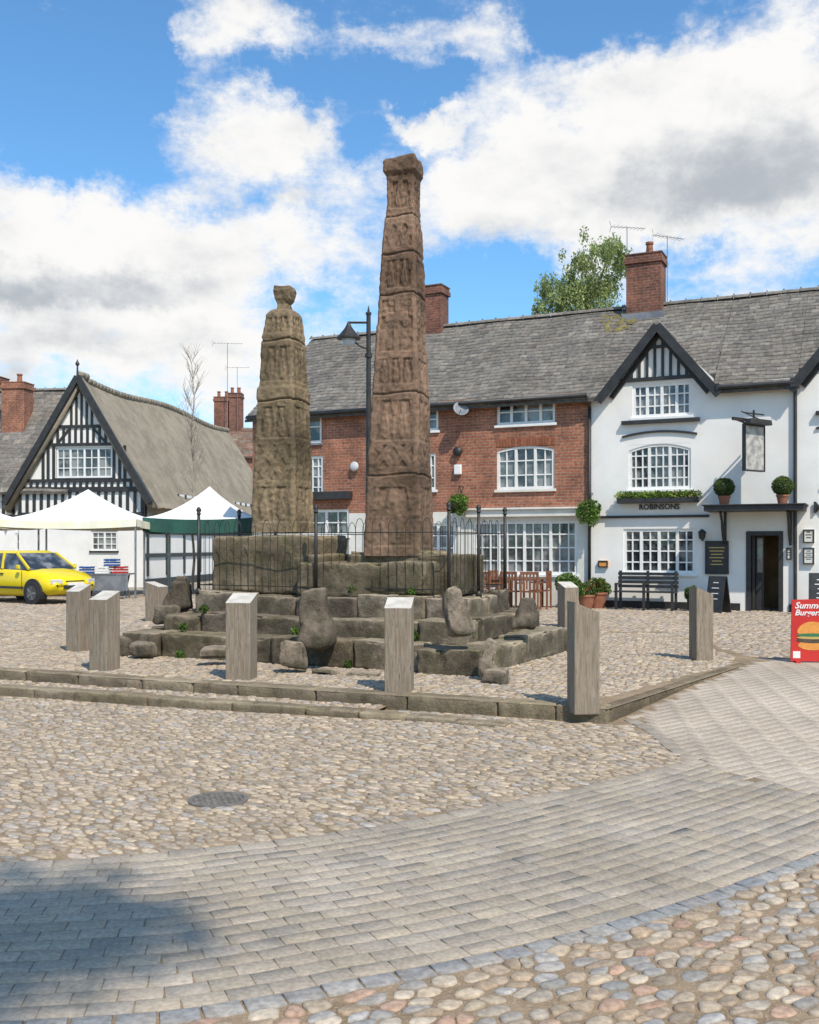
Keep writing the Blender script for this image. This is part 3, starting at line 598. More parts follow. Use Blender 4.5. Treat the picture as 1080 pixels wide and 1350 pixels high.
# ------------------------------------------------------------------ facade frame
class Fr:
    def __init__(s,x,y,z,ang): s.O=Vector((x,y)); s.z=z; s.ang=ang; s.a=Vector((math.cos(ang),math.sin(ang))); s.n=Vector((-math.sin(ang),math.cos(ang)))
    def sz(s,px,py,yo=0):
        dx=(px-540)/F; d=Vector((dx,1)); Y=(yo+s.O.dot(s.n))/d.dot(s.n); P=d*Y-s.O; return P.dot(s.a),E+(720-py)*Y/F-s.z
    def box(s,x0,y0,x1,y1,yo=0):
        xc=(x0+x1)/2; a,zt=s.sz(x0,y0,yo); b_,_=s.sz(x1,y0,yo); _,zt=s.sz(xc,y0,yo); _,zb=s.sz(xc,y1,yo); return (a,b_,zb,zt)
def wall(mb,s0,s1,z0,z1,holes,m=0,y=0,dep=.14,mr=None,zsplit=None,m2=1):
    xs=sorted(set([s0,s1]+[h[0] for h in holes]+[h[1] for h in holes])); zs=sorted(set([z0,z1]+[h[2] for h in holes]+[h[3] for h in holes]+([zsplit] if zsplit else [])))
    for i in range(len(xs)-1):
        for j in range(len(zs)-1):
            cx=(xs[i]+xs[i+1])/2;cz=(zs[j]+zs[j+1])/2
            if cx<s0 or cx>s1 or cz<z0 or cz>z1: continue
            if any(h[0]<cx<h[1] and h[2]<cz<h[3] for h in holes): continue
            mb.quad((xs[i],y,zs[j]),(xs[i+1],y,zs[j]),(xs[i+1],y,zs[j+1]),(xs[i],y,zs[j+1]),m2 if zsplit and cz<zsplit else m)
    for h in holes:
        a,b,c,d=h; mm=m2 if zsplit and (c+d)/2<zsplit else m
        mb.quad((a,y,c),(a,y+dep,c),(b,y+dep,c),(b,y,c),mm); mb.quad((a,y,d),(b,y,d),(b,y+dep,d),(a,y+dep,d),mm)
        mb.quad((a,y,c),(a,y,d),(a,y+dep,d),(a,y+dep,c),mm); mb.quad((b,y,c),(b,y+dep,c),(b,y+dep,d),(b,y,d),mm)
def window(par,h,lights,cols,rows,y=0,sill=True,fr='wpaint',arch=0,fw=.07,gb=.032,wallm='white',sillm='wpaint',dep=.10,name='window'):
    a,b,c,d=h; mb=MB(); yy=y+dep; mb.quad((a,yy-.01,c),(b,yy-.01,c),(b,yy-.01,d),(a,yy-.01,d)); 
    w=mb.build(name,'glass',par)
    mb=MB(); y0=yy-.07;y1=yy-.012
    mb.box(a,b,y0,y1,c,c+fw);mb.box(a,b,y0,y1,d-fw,d)
    for i in range(lights+1):
        x=a+(b-a)*i/lights; x0=max(a,x-fw/2 if 0<i<lights else (a if i==0 else b-fw)); x1=x0+fw; mb.box(x0,x1,y0,y1,c+fw,d-fw)
    lw=(b-a)/lights
    for i in range(lights):
        for k in range(1,cols): x=a+lw*i+lw*k/cols; mb.box(x-gb/2,x+gb/2,y0+.015,y1-.003,c+fw,d-fw)
    for k in range(1,rows): z=c+(d-c)*k/rows; mb.box(a+fw,b-fw,y0+.02,y1-.006,z-gb/2,z+gb/2)
    mb.build('frame',fr,w)
    if arch:
        mb=MB(); n=10; pts=[]
        for i in range(n+1):
            t=-1+2*i/n; pts.append((a+(b-a)*i/n,d-arch*t*t))
        for i in range(n):
            mb.quad((pts[i][0],y+.003,pts[i][1]),(pts[i+1][0],y+.003,pts[i+1][1]),(pts[i+1][0],y+.003,d+.002),(pts[i][0],y+.003,d+.002))
            mb.quad((pts[i][0],y+.003,pts[i][1]),(pts[i][0],y+dep-.075,pts[i][1]),(pts[i+1][0],y+dep-.075,pts[i+1][1]),(pts[i+1][0],y+.003,pts[i+1][1]))
            mb.bar((pts[i][0],pts[i][1]-.03),(pts[i+1][0],pts[i+1][1]-.03),.06,y+dep-.078,y+dep-.02,1)
        mb.build('arch_head',[wallm,'wpaint'],w)
    if sill:
        mb=MB(); mb.box(a-.05,b+.05,y-.06,y+.05,c-.07,c-.002); mb.build('sill',sillm,w,bevel=.008)
    return w
def tiles(mb,s0,s1,y0,z0,y1,z1,rows,tw,pal,lift=.028):
    for r in range(rows):
        ta=r/rows;tb=(r+1)/rows; x=s0-(tw/2 if r%2 else 0)
        while x<s1:
            w=tw*random.uniform(.8,1.2); xa=max(s0,x);xb=min(s1,x+w); x+=w
            if xb-xa<.02: continue
            l=lift*random.uniform(.6,1.3); k=random.uniform(.82,1.16); c=random.choice(pal); mb.col=(c[0]*k,c[1]*k,c[2]*k)
            sag=lambda xx,t:-.05*math.sin(math.pi*t)*(.6+.4*math.sin(xx*1.1))+.02*math.sin(xx*2.3+t*4)
            def pt(xx,t,up): return (xx,y0+(y1-y0)*t,z0+(z1-z0)*t+up+sag(xx,t))
            mb.quad(pt(xa+.003,ta,l),pt(xb-.003,ta,l),pt(xb-.003,tb+.004,.002),pt(xa+.003,tb+.004,.002))
            mb.quad(pt(xa+.003,ta,-.01),pt(xb-.003,ta,-.01),pt(xb-.003,ta,l),pt(xa+.003,ta,l))
    mb.col=(.1,.09,.08)
    mb.quad((s0,y0,z0-.09),(s1,y0,z0-.09),(s1,y1,z1-.09),(s0,y1,z1-.09)); mb.quad((s0,y0,z0-.09),(s1,y0,z0-.09),(s1,y0,z0-.01),(s0,y0,z0-.01))
    mb.col=(1,1,1)
SL=[(.20,.178,.155),(.222,.198,.17),(.178,.162,.143),(.235,.207,.175),(.165,.15,.134),(.212,.184,.155)]
def ridge(par,s0,s1,y,z,k=(.25,.22,.19),r=.11):
    mb=MB(); x=s0
    while x<s1-.05:
        l=min(.42,s1-x); q=random.uniform(.75,1.15); mb.col=tuple(c*q for c in k)
        for i in range(6):
            a0=math.pi*i/6;a1=math.pi*(i+1)/6; rr=r
            p=[(x,y-rr*math.cos(a0),z+rr*.9*math.sin(a0)),(x+l-.01,y-rr*.94*math.cos(a0),z+rr*.84*math.sin(a0)),(x+l-.01,y-rr*.94*math.cos(a1),z+rr*.84*math.sin(a1)),(x,y-rr*math.cos(a1),z+rr*.9*math.sin(a1))]
            mb.quad(*p)
        mb.box(x,x+.035,y-.02,y+.02,z+r*.7,z+r*.9+.03)
        x+=l
    return mb.build('ridge_tiles','slate',par)
def chimney(par,x,y,z0,z1,w,d,pots=1,mat='brickd',name='chimney'):
    mb=MB(); mb.box(x-w/2,x+w/2,y-d/2,y+d/2,z0,z1-.28); mb.box(x-w/2-.05,x+w/2+.05,y-d/2-.05,y+d/2+.05,z1-.28,z1-.14); mb.box(x-w/2-.02,x+w/2+.02,y-d/2-.02,y+d/2+.02,z1-.14,z1-.04)
    mb.box(x-w/2-.04,x+w/2+.04,y-d/2-.04,y+d/2+.04,z1-.04,z1); o=mb.build(name,mat,par,bevel=.01)
    for i in range(pots):
        px=x+(i-(pots-1)/2)*w/max(1,pots)+(.1*w if pots==1 else 0); mb=MB(); mb.lathe([(.11,z1),(.085,z1+.28),(.11,z1+.3),(.11,z1+.36)],c=(px,y,0),n=12); mb.build('chimney_pot','terra',o,smooth=False)
    return o
def aerial(label,x,y,z,h,rot=0):
    t=top('television_aerial',label,'aerial',(x,y,z),rot); mb=MB(); mb.cyl((0,0,0),(0,0,h),.012,n=6); mb.build('mast','alu',t)
    mb=MB(); mb.cyl((-.5,0,h-.05),(.55,0,h-.0),.008,n=5)
    for i in range(9): xx=-.45+i*.12; mb.cyl((xx,-.14,h-.03),(xx,.14,h-.03),.005,n=4)
    for k in (-.10,.10): mb.cyl((-.5,0,h-.05),(-.55,0,h-.05+k*1.6),.007,n=4)
    mb.build('antenna','alu',t); return t
FA=Fr(4.53,25.5,GZ,math.atan2(-.423,.906)); zE=5.38; zR=8.15; RD=3.5; msl=(zR-zE)/RD
def rz(y): return zE+y*msl
def W3(fr,s,y,z): p=fr.O+fr.a*s+fr.n*y; return (p.x,p.y,fr.z+z)
# ---- brick house
bh=top('brick_house','two storey red brick terrace with white ground floor shopfront','house',(4.53,25.5,GZ),FA.ang)
sL=FA.sz(333,700)[0]
hb={}
hb['u1']=FA.box(655,525,732,559); hb['m1']=FA.box(655,588,731,645); hb['u2']=FA.box(545,538,578,568); hb['m2']=FA.box(545,598,575,646)
hb['u3']=FA.box(402,541,424,584); hb['m3']=FA.box(404,601,426,656); hb['shop']=FA.box(624,687,761,757); hb['g3']=FA.box(400,672,460,706); hb['dr']=FA.box(482,690,524,800); hb['g5']=FA.box(555,690,600,755)
zs=FA.sz(700,673)[1]
hb['dr']=(hb['dr'][0],hb['dr'][1],.02,hb['dr'][3])
mb=MB(); wall(mb,sL,0,0,zE,list(hb.values()),0,0,.14,zsplit=zs,m2=1)
mb.quad((sL,0,0),(sL,0,zE),(sL,2*RD,zE),(sL,2*RD,0),0); mb._add([(sL,0,zE),(sL,RD,zR-.08),(sL,2*RD,zE)],[(0,1,2)],0); mb.quad((0,2*RD,0),(0,2*RD,zE),(sL,2*RD,zE),(sL,2*RD,0)); mb.quad((sL,.8,0),(sL,.8,zE),(0,.8,zE),(0,.8,0),2)
mb.build('wall',['brick','cream','black'],bh)
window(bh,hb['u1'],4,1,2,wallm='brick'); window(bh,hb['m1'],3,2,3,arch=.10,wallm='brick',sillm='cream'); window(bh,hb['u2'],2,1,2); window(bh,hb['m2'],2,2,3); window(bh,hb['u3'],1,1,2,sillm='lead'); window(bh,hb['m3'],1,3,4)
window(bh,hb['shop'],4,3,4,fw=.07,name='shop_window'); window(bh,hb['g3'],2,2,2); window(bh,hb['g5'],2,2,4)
mb=MB(); h=hb['dr']; mb.box(h[0]+.02,h[1]-.02,.06,.10,.02,h[3]); d_=mb.build('door','black',bh); 
mb=MB(); mb.cyl((h[0]+.12,.0,1.0),(h[0]+.12,.06,1.0),.03); mb.build('handle','gold',d_)
for k in ('m1',):
    mb=MB(); a,b_,c,d=hb[k]; n=int((b_-a)/.08)
    for i in range(n):
        q=random.uniform(.8,1.15); mb.col=(.30*q,.115*q,.065*q); x=a+(b_-a)*i/n; mb.box(x+.004,x+(b_-a)/n-.004,-.010,.02,d+.0,d+.20)
    mb.build('brick_lintel','lintel',bh)
mb=MB(); mb.box(hb['shop'][0]-.15,hb['shop'][1]+.1,-.16,-.002,zs-.16,zs+.02); mb.box(hb['shop'][0]-.2,hb['shop'][1]+.15,-.22,-.002,zs+.02,zs+.07); mb.build('fascia','cream',bh,bevel=.01)
a,zt=FA.sz(400,655); b_,_=FA.sz(465,655); mb=MB(); mb.box(a,b_,-.25,-.002,zt-.1,zt+.12); mb.build('fascia','black',bh,bevel=.01)
random.seed(11)
mb=MB(); tiles(mb,sL-.1,.02,-.25,rz(-.25),RD,zR,26,.24,SL); 
mb.col=SL[0]; mb.quad((sL-.1,RD,zR),(.02,RD,zR),(.02,2*RD+.2,rz(-.2)),(sL-.1,2*RD+.2,rz(-.2))); rf=mb.build('roof','slate',bh); ridge(rf,sL-.1,.0,RD,zR)
mb=MB(); mb.cyl((sL,-.30,zE-.16),(-.05,-.30,zE-.13),.055,n=8); mb.cyl((-.03,-.30,zE-.16),(-.03,-.07,zE-.45),.035,n=8); mb.cyl((-.03,-.07,zE-.45),(-.03,-.07,.1),.04,n=8); mb.build('gutter','black',bh,smooth=True)
s_,z_=FA.sz(575,378,RD); chimney(rf,s_,RD,zR-.6,z_,.58,.6,0)
mb=MB(); s_,z_=FA.sz(603,595,-.1); mb.lathe([(.0,-.05),(.12,-.04),(.12,.04),(0,.05)],n=14); o=mb.build('wall_lamp','black',bh,smooth=True); o.location=(s_,-.08,z_); o.rotation_euler=(math.pi/2,0,0)
s_,z_=FA.sz(603,619,-.1); mb=MB(); mb.box(s_-.10,s_+.10,-.10,-.002,z_-.13,z_+.13); mb.build('alarm_box','wpaint',bh,bevel=.02)
s_,z_=FA.sz(467,615,-.1); mb=MB(); mb.lathe([(.02,-.05),(.12,-.02),(.14,.02),(.1,.05)],n=14); o=mb.build('wall_lamp','lamp',bh,smooth=True); o.location=(s_,-.08,z_); o.rotation_euler=(math.pi/2,0,0)
s_,z_=FA.sz(607,541,-.3); sd=top('satellite_dish','grey satellite dish fixed to brick wall','satellite dish',W3(FA,s_,-.3,z_),FA.ang)
mb=MB(); mb.lathe([(.02,0),(.13,.03),(.20,.09),(.21,.095),(.195,.10),(.12,.05),(.0,.03)],n=20); o=mb.build('dish','lead',sd,smooth=True); o.rotation_euler=(math.radians(65),0,math.radians(35))
mb=MB(); mb.cyl((0,0,0),(0,.3,-.12),.018); mb.cyl((0,0,0),(.12,-.22,.0),.01); mb.build('bracket','alu',sd)
# ---- inn
inn=top('white_inn','white rendered two storey inn with black timbered gables','inn',(4.53,25.5,GZ),FA.ang)
sE=10.5
gL=FA.sz(800,500)[0]; gR=FA.sz(941,500)[0]; gC,gP=FA.sz(868,432,-.1); gW=gR-gL; g2=FA.sz(1052,500)[0]; dS=g2-gL
H={}
H['a']=FA.box(834,505,912,549); H['b']=FA.box(829,585,911,645); H['c']=FA.box(822,697,917,756); H['d']=FA.box(985,702,1031,806); H['d']=(H['d'][0],H['d'][1],0.0,H['d'][3])
H['e']=(H['a'][0]+dS,H['a'][1]+dS,*H['a'][2:]); H['f']=(H['b'][0]+dS,H['b'][1]+dS,*H['b'][2:]); H['g']=(H['c'][0]+dS+.35,H['c'][1]+dS+.35,*H['c'][2:])
wt=H['a'][3]+.03
mb=MB()
def seg(s0,s1,top_): wall(mb,s0,s1,0,top_,[h for h in H.values() if s0<h[0] and h[1]<s1],0)
seg(0,gL,zE); seg(gL,gR,wt); seg(gR,gL+dS,zE); seg(gL+dS,gR+dS,wt); seg(gR+dS,sE,zE)
for o_ in (0,dS): mb._add([(gL+o_,0,wt),(gR+o_,0,wt),(gC+o_,0,gP)],[(0,1,2)],0)
mb.quad((sE,0,0),(sE,2*RD,0),(sE,2*RD,zE),(sE,0,zE)); mb._add([(sE,0,zE),(sE,2*RD,zE),(sE,RD,zR-.08)],[(0,1,2)],0); mb.quad((0,2*RD,0),(0,2*RD,zE),(sE,2*RD,zE),(sE,2*RD,0))
dx0,dx1=H['d'][0],H['d'][1]
mb.quad((0,1.2,0),(dx0-.4,1.2,0),(dx0-.4,1.2,zE),(0,1.2,zE),1); mb.quad((dx1+.4,1.2,0),(sE,1.2,0),(sE,1.2,zE),(dx1+.4,1.2,zE),1)
mb.quad((dx0-.4,1.5,0),(dx1+.4,1.5,0),(dx1+.4,1.5,2.6),(dx0-.4,1.5,2.6),2); mb.quad((dx1+.02,.15,0),(dx1+.02,.15,2.6),(dx1+.02,1.5,2.6),(dx1+.02,1.5,0),2); mb.quad((dx0-.4,.15,2.3),(dx1+.4,.15,2.3),(dx1+.4,1.5,2.3),(dx0-.4,1.5,2.3),2)
mb.build('wall',['white','black','inside'],inn)
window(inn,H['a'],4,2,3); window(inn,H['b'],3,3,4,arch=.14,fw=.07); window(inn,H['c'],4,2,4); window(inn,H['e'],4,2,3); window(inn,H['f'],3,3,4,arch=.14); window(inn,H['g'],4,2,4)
random.seed(12)
mb=MB(); slopes=[(.02,gL),(gR,gL+dS),(gR+dS,sE+.1)]
for a,b_ in slopes: tiles(mb,a,b_,-.25,rz(-.25),RD,zR,26,.24,SL)
for a,b_ in ((gL,gR),(gL+dS,gR+dS)): tiles(mb,a,b_,.35,rz(.35),RD,zR,22,.24,SL)
mb.col=SL[0]; mb.quad((0.02,RD,zR),(sE+.1,RD,zR),(sE+.1,2*RD+.2,rz(-.2)),(0.02,2*RD+.2,rz(-.2)))
rf=mb.build('roof','slate',inn); ridge(rf,.0,sE,RD,zR)
s_,z_=FA.sz(851,336,RD-.2); chimney(rf,s_,RD-.1,zR-.9,z_,.95,.7,1)
mb=MB(); mb.box(s_-.57,s_+.57,RD-.53,RD-.44,zR-.78,zR-.25); mb.build('flashing','lead',rf)
mb=MB(); random.seed(3)
for i in range(32):
    xx=s_-.75+random.uniform(-.45,.5); yy=RD-.55+random.uniform(-.5,.3); q=random.uniform(.7,1.2); mb.col=(.36*q,.29*q,.11*q); zz=rz(yy)+.035; mb.box(xx,xx+random.uniform(.06,.16),yy,yy+.07,zz-.03,zz+.01+.05*msl)
mb.build('lichen_patch','slate',rf)['kind']='stuff'
for o_ in (0,dS):
    mb=MB(); ov=.14; a0=gL-ov+o_; a1=gR+ov+o_; c0=gC+o_; sp_=(gP-zE+.05)/(gC-gL); zb_=gP-(gC-gL+ov)*sp_; yB=(gP-zE)/msl+.2
    for sgn,x0 in ((1,a0),(-1,a1)):
        rows=13; xe=x0
        for r in range(rows):
            ta=r/rows;tb=(r+1)/rows; y=-.28
            while y<yB:
                w=.27*random.uniform(.8,1.2); ye=min(yB,y+w); k=random.uniform(.75,1.15); c=random.choice(SL); mb.col=(c[0]*k,c[1]*k,c[2]*k); l=.025
                zA=zb_+(gP+.1-zb_)*ta; zB=zb_+(gP+.1-zb_)*tb; xA=xe+(c0-xe)*ta; xB=xe+(c0-xe)*tb
                q=[(xA,y,zA+l),(xA,ye-.01,zA+l),(xB,ye-.01,zB),(xB,y,zB)]
                if sgn>0: q=q[::-1]
                mb.quad(*q); y+=w
    mb.col=(.3,.28,.25); mb.cyl((c0,-.28,gP+.1),(c0,yB,gP+.1),.07,n=8); mb.build('dormer_roof','slate',rf)
    mb=MB()
    mb.bar((a0-.02,zb_-.10),(c0,gP+.02),.20,-.30,-.22); mb.bar((c0,gP+.02),(a1+.02,zb_-.10),.20,-.303,-.223)
    mb.quad((a0,-.29,zb_-.03),(c0,-.29,gP+.06),(c0,.05,gP+.06),(a0,.05,zb_-.03)); mb.quad((c0,-.29,gP+.06),(a1,-.29,zb_-.03),(a1,.05,zb_-.03),(c0,.05,gP+.06))
    mb.bar((gL+o_+.12,wt-.32),(c0,gP-.14),.12,-.045,-.004); mb.bar((c0,gP-.14),(gR+o_-.12,wt-.32),.12,-.047,-.006)
    zt0=wt+.04; mb.box(gL+.35+o_,gR-.35+o_,-.05,-.003,zt0,zt0+.09)
    n=11
    for i in range(1,n):
        x=gL+.25+(gW-.5)*i/n+o_; zt_=gP-.22-abs(x-c0)*sp_
        if zt_>zt0+.12: mb.box(x-.032,x+.032,-.042,-.003,zt0+.09,zt_)
    zc=zt0+(gP-zt0)*.62; mb.box(c0-.3,c0+.3,-.055,-.004,zc,zc+.07)
    ha=H['a']; hbb=H['b']
    mb.box(ha[0]-.25+o_,ha[1]+.2+o_,-.12,-.002,ha[2]-.16,ha[2]-.075)
    pr=None
    for i in range(13):
        t=-1+i/6; xx=(hbb[0]+hbb[1])/2+o_+t*(hbb[1]-hbb[0]+.3)/2; zz=hbb[3]+.30-.10*t*t
        if pr: mb.bar(pr,(xx,zz),.05,-.05,-.003)
        pr=(xx,zz)
    mb.build('timber_framing','black',inn)
mb=MB(); zc=FA.sz(860,681)[1]; mb.box(.02,FA.sz(935,681)[0],-.06,-.002,zc-.03,zc+.03); mb.build('string_course','black',inn,bevel=.008)
mb=MB(); mb.box(.05,dx0-.15,-.03,-.002,0,.18); mb.build('plinth_band','black',inn); mb=MB(); mb.box(dx1+.15,sE,-.03,-.002,0,.18); mb.build('plinth_band','black',inn)
xt,zt=FA.sz(869,671.5,-.04); text('ROBINSONS',.185,'black',inn,(xt,-.03,zt),sx=.95)
xt,zt=FA.sz(1068,674,-1.02); text('MARKET TAVERN',.36,'black',inn,(xt,-.05,FA.sz(1068,676,-.05)[1]),align='LEFT',ext=.015)
sp,_=FA.sz(1049,600); mb=MB(); mb.cyl((sp,-.07,.1),(sp,-.07,zE-.1),.04,n=8); mb.cyl((gR+.15,-.30,zE-.15),(sp,-.30,zE-.15),.05,n=8); mb.box(sp-.09,sp+.09,-.34,-.01,zE-.25,zE-.05); sp2=FA.sz(936,600)[0]; mb.box(gR+.1,sp2+.25,-.34,-.03,zE-.2,zE-.06); mb.build('gutter','black',inn,smooth=False)
h=H['d']; mb=MB(); mb.box(h[0]-.02,h[0]+.09,-.02,.10,0,h[3]); mb.box(h[1]-.07,h[1]+.03,-.02,.10,0,h[3]); mb.box(h[0]-.02,h[1]+.03,-.021,.10,h[3]-.07,h[3]+.03); mb.build('door_frame','black',inn)
mb=MB(); x=h[0]+.11; mb.box(x,x+.05,.1,.85,.02,h[3]-.08); mb.box(x+.06,x+.24,.30,.34,.02,h[3]-.08); d_=mb.build('door','black',inn)
mb=MB(); mb.quad((x+.09,.295,.9),(x+.21,.295,.9),(x+.21,.295,1.7),(x+.09,.295,1.7)); mb.build('door_glass','glass',d_)
a,zt=FA.sz(932,668,-.5); b_,_=FA.sz(1062,668,-.5); mb=MB(); mb.box(a,b_,-.95,-.003,zt-.12,zt); mb.box(a-.04,b_+.04,-1.0,-.0035,zt,zt+.03); ca=mb.build('canopy','black',inn,bevel=.008)
for s_ in (a+.35,b_-.35):
    mb=MB()
    mb.beam((s_,-.04,zt-.9),(s_,-.04,zt-.12),.06,.06); mb.beam((s_,-.06,zt-.75),(s_,-.8,zt-.14),.05,.05)
    pr=None
    for i in range(9):
        t=i/8*math.pi/2; p=(s_,-.06-.55*math.sin(t),zt-.85+.6*(1-math.cos(t)))
        if pr: mb.beam(pr,p,.04,.04)
        pr=p
    mb.build('bracket','black',ca)
canz=zt+.03
s_,z_=FA.sz(926,706,-.12); mb=MB(); mb.lathe([(.02,-.10),(.07,-.07),(.09,.07),(.10,.08),(.02,.15)],c=(s_,-.14,z_),n=8); mb.box(s_-.015,s_+.015,-.14,-.002,z_-.13,z_-.10); mb.build('wall_lantern','black',inn)
aerial('thin tall television aerial above the inn roof',*W3(FA,FA.sz(880,325,RD)[0],RD,zR),1.9,rot=.5)
aerial('television aerial on mast behind chimney',*W3(FA,FA.sz(829,300,RD+.5)[0],RD+.3,zR-.2),2.6,rot=.3)
def topiary(px,py):
    s_,z_=FA.sz(px,py,-.5); t=top('potted_topiary','clipped green ball shrub in terracotta pot on canopy','plant',W3(FA,s_,-.5,canz),FA.ang,'topiary balls on the door canopy')
    mb=MB(); mb.lathe([(.10,0),(.13,.17),(.145,.17),(.145,.21),(.12,.21),(.11,.18)],n=16); mb.build('pot','terra',t,smooth=False)
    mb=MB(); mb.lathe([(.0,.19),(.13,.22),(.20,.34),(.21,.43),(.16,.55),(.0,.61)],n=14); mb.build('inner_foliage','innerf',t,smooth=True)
    leaves('foliage',[((0,0,.41),(.24,.24,.225))],1900,.024,[(.12,.18,.035),(.14,.20,.04),(.10,.16,.03)],t,shell=.12)
topiary(955,660);topiary(1032,660)
a,z1=FA.sz(814,648,-.2); b_,z0=FA.sz(921,662,-.2)
t=top('window_box','long window box of green plants and red flowers','window box',W3(FA,(a+b_)/2,-.17,z0),FA.ang); L=(b_-a)/2
mb=MB(); mb.box(-L,L,-.12,.12,0,.12); mb.build('trough','black',t,bevel=.01)
leaves('foliage',[((x,0,.17),(.2,.15,.13)) for x in np.linspace(-L+.1,L-.1,11)],2600,.035,[(.12,.23,.03),(.16,.28,.05),(.22,.30,.06)],t)
leaves('flowers',[((x,-.1,.2),(.12,.07,.09)) for x in np.linspace(-L+.1,L-.1,9)],60,.03,[(.55,.03,.03),(.6,.25,.25),(.6,.5,.1)],t)
def basket(px,py,r,label,flow=True):
    s_,z_=FA.sz(px,py,-.35); t=top('hanging_basket',label,'hanging basket',W3(FA,s_,-.35,z_),FA.ang,'hanging baskets on the wall')
    mb=MB(); mb.lathe([(.04,-.2),(.15,-.12),(.2,0),(.2,.02)],n=14); mb.build('basket','bark',t)
    mb=MB(); mb.cyl((0,.34,.45),(0,-.03,.45),.012); mb.cyl((0,.34,.15),(0,.05,.44),.01); 
    for k in range(3): q=2.1*k; mb.cyl((.19*math.cos(q),.19*math.sin(q),0),(0,0,.43),.005,n=4)
    mb.build('bracket','iron',t)
    leaves('foliage',[((0,0,.08),(r,r,r*.7)),((.1,-.1,-.1),(r*.6,r*.6,r*.9)),((-.15,0,-.05),(r*.6,r*.6,r*.8))],1500,.045,[(.10,.19,.03),(.14,.25,.04),(.20,.30,.07)],t)
basket(605,664,.26,'lush green hanging basket on brick wall'); basket(777,674,.32,'overflowing green hanging basket by the downpipe')
s_,z1=FA.sz(995,553,-.6); hs=top('hanging_pub_sign','weathered pale pub sign hanging from iron bracket','sign',W3(FA,s_,-.75,0),FA.ang+math.radians(60))
zt=FA.sz(995,562,-.7)[1]; zb=FA.sz(995,620,-.7)[1]
mb=MB(); mb.box(-.33,.33,-.03,.03,zb,zt); mb.build('sign_board','grey',hs,bevel=.01)
mb=MB(); 
for a_ in ((-.36,-.335),(.335,.36)): mb.box(a_[0],a_[1],-.045,.045,zb-.03,zt+.03)
mb.box(-.335,.335,-.045,.045,zt-.01,zt+.05); mb.box(-.335,.335,-.045,.045,zb-.03,zb); mb.build('sign_frame','black',hs)
mb=MB(); mb.beam((-.75,0,zt+.12),(.5,0,zt+.12),.05,.07); mb.cyl((0,0,zt+.05),(0,0,zt+.36),.025); mb.beam((-.36,0,zt+.28),(.36,0,zt+.28),.03,.03); mb.cyl((-.25,0,zt+.05),(-.25,0,zt+.12),.012);mb.cyl((.25,0,zt+.05),(.25,0,zt+.12),.012); mb.beam((-.62,0,zt+.10),(-.3,0,zt+.05),.03,.03); mb.beam((-.45,0,zt+.3),(.45,0,zt+.12),.02,.02); mb.build('bracket','iron',hs)
mb=MB(); mb.prism([(-.40,zt+.02),(.40,zt+.02),(.36,zt+.14),(-.36,zt+.14)],-.22,-.05); mb.build('lamp_hood','black',hs,bevel=.02)
def board(px0,py0,px1,py1,label,rows,bm='black',tm='gold'):
    a,b_,z0,z1=FA.box(px0,py0,px1,py1,-.03); t=top('notice_board',label,'notice board',W3(FA,(a+b_)/2,-.03,z0),FA.ang); w=(b_-a)/2;h=z1-z0
    mb=MB(); mb.box(-w,w,-.03,.025,0,h); mb.build('panel',bm,t,bevel=.006)
    mb=MB()
    for s2 in ((-w,-w+.03),(w-.03,w)): mb.box(s2[0],s2[1],-.045,-.03,0,h)
    mb.box(-w+.03,w-.03,-.045,-.03,h-.03,h);mb.box(-w+.03,w-.03,-.045,-.03,0,.03); mb.build('board_frame','black',t)
    mb=MB(); random.seed(px0)
    for i in range(rows):
        zz=h*.78-i*h*.6/rows; ww=w*random.uniform(.3,.7); mb.box(-ww,ww,-.036,-.031,zz,zz+h*.18/rows)
    mb.build('print_lines',tm,t)
board(930,713,961,757,'black framed notice board with gold writing',6)
board(1059,698,1074,716,'small white notice beside inn door',3,'cream','black'); board(1059,722,1074,744,'small white framed menu beside inn door',5,'cream','black')
board(789,739,802,748,'small orange plaque on white wall',1,'orange','black')
board(1037,722,1044,738,'tiny pale notice by door',3,'cream','black')
# ------------------------------------------------------------------ bench, A boards, chairs
def gp(px,pb,zg=GZ):
    Y=1350*(E-zg)/(pb-720); return ((px-540)/F*Y,Y,zg)
s0_,_=FA.sz(813,780,-.5); s1_,_=FA.sz(893,780,-.5); L=(s1_-s0_)/2
bn=top('bench','black painted slatted bench against the inn wall','bench',W3(FA,(s0_+s1_)/2,-.55,0),FA.ang)
mb=MB(); [mb.box(-L,L,-.28+i*.1,-.2+i*.1,.42,.45) for i in range(5)]; mb.build('seat','black',bn,bevel=.005)
mb=MB(); [mb.box(-L,L,.21,.235,.52+i*.1,.59+i*.1) for i in range(4)]; mb.build('backrest','black',bn,bevel=.005)
for x in (-L+.06,0,L-.06):
    mb=MB(); mb.box(x-.03,x+.03,-.28,-.22,0,.62); mb.box(x-.03,x+.03,.18,.24,0,.93); mb.box(x-.029,x+.029,-.28,.20,.60,.64); mb.build('leg','black',bn)
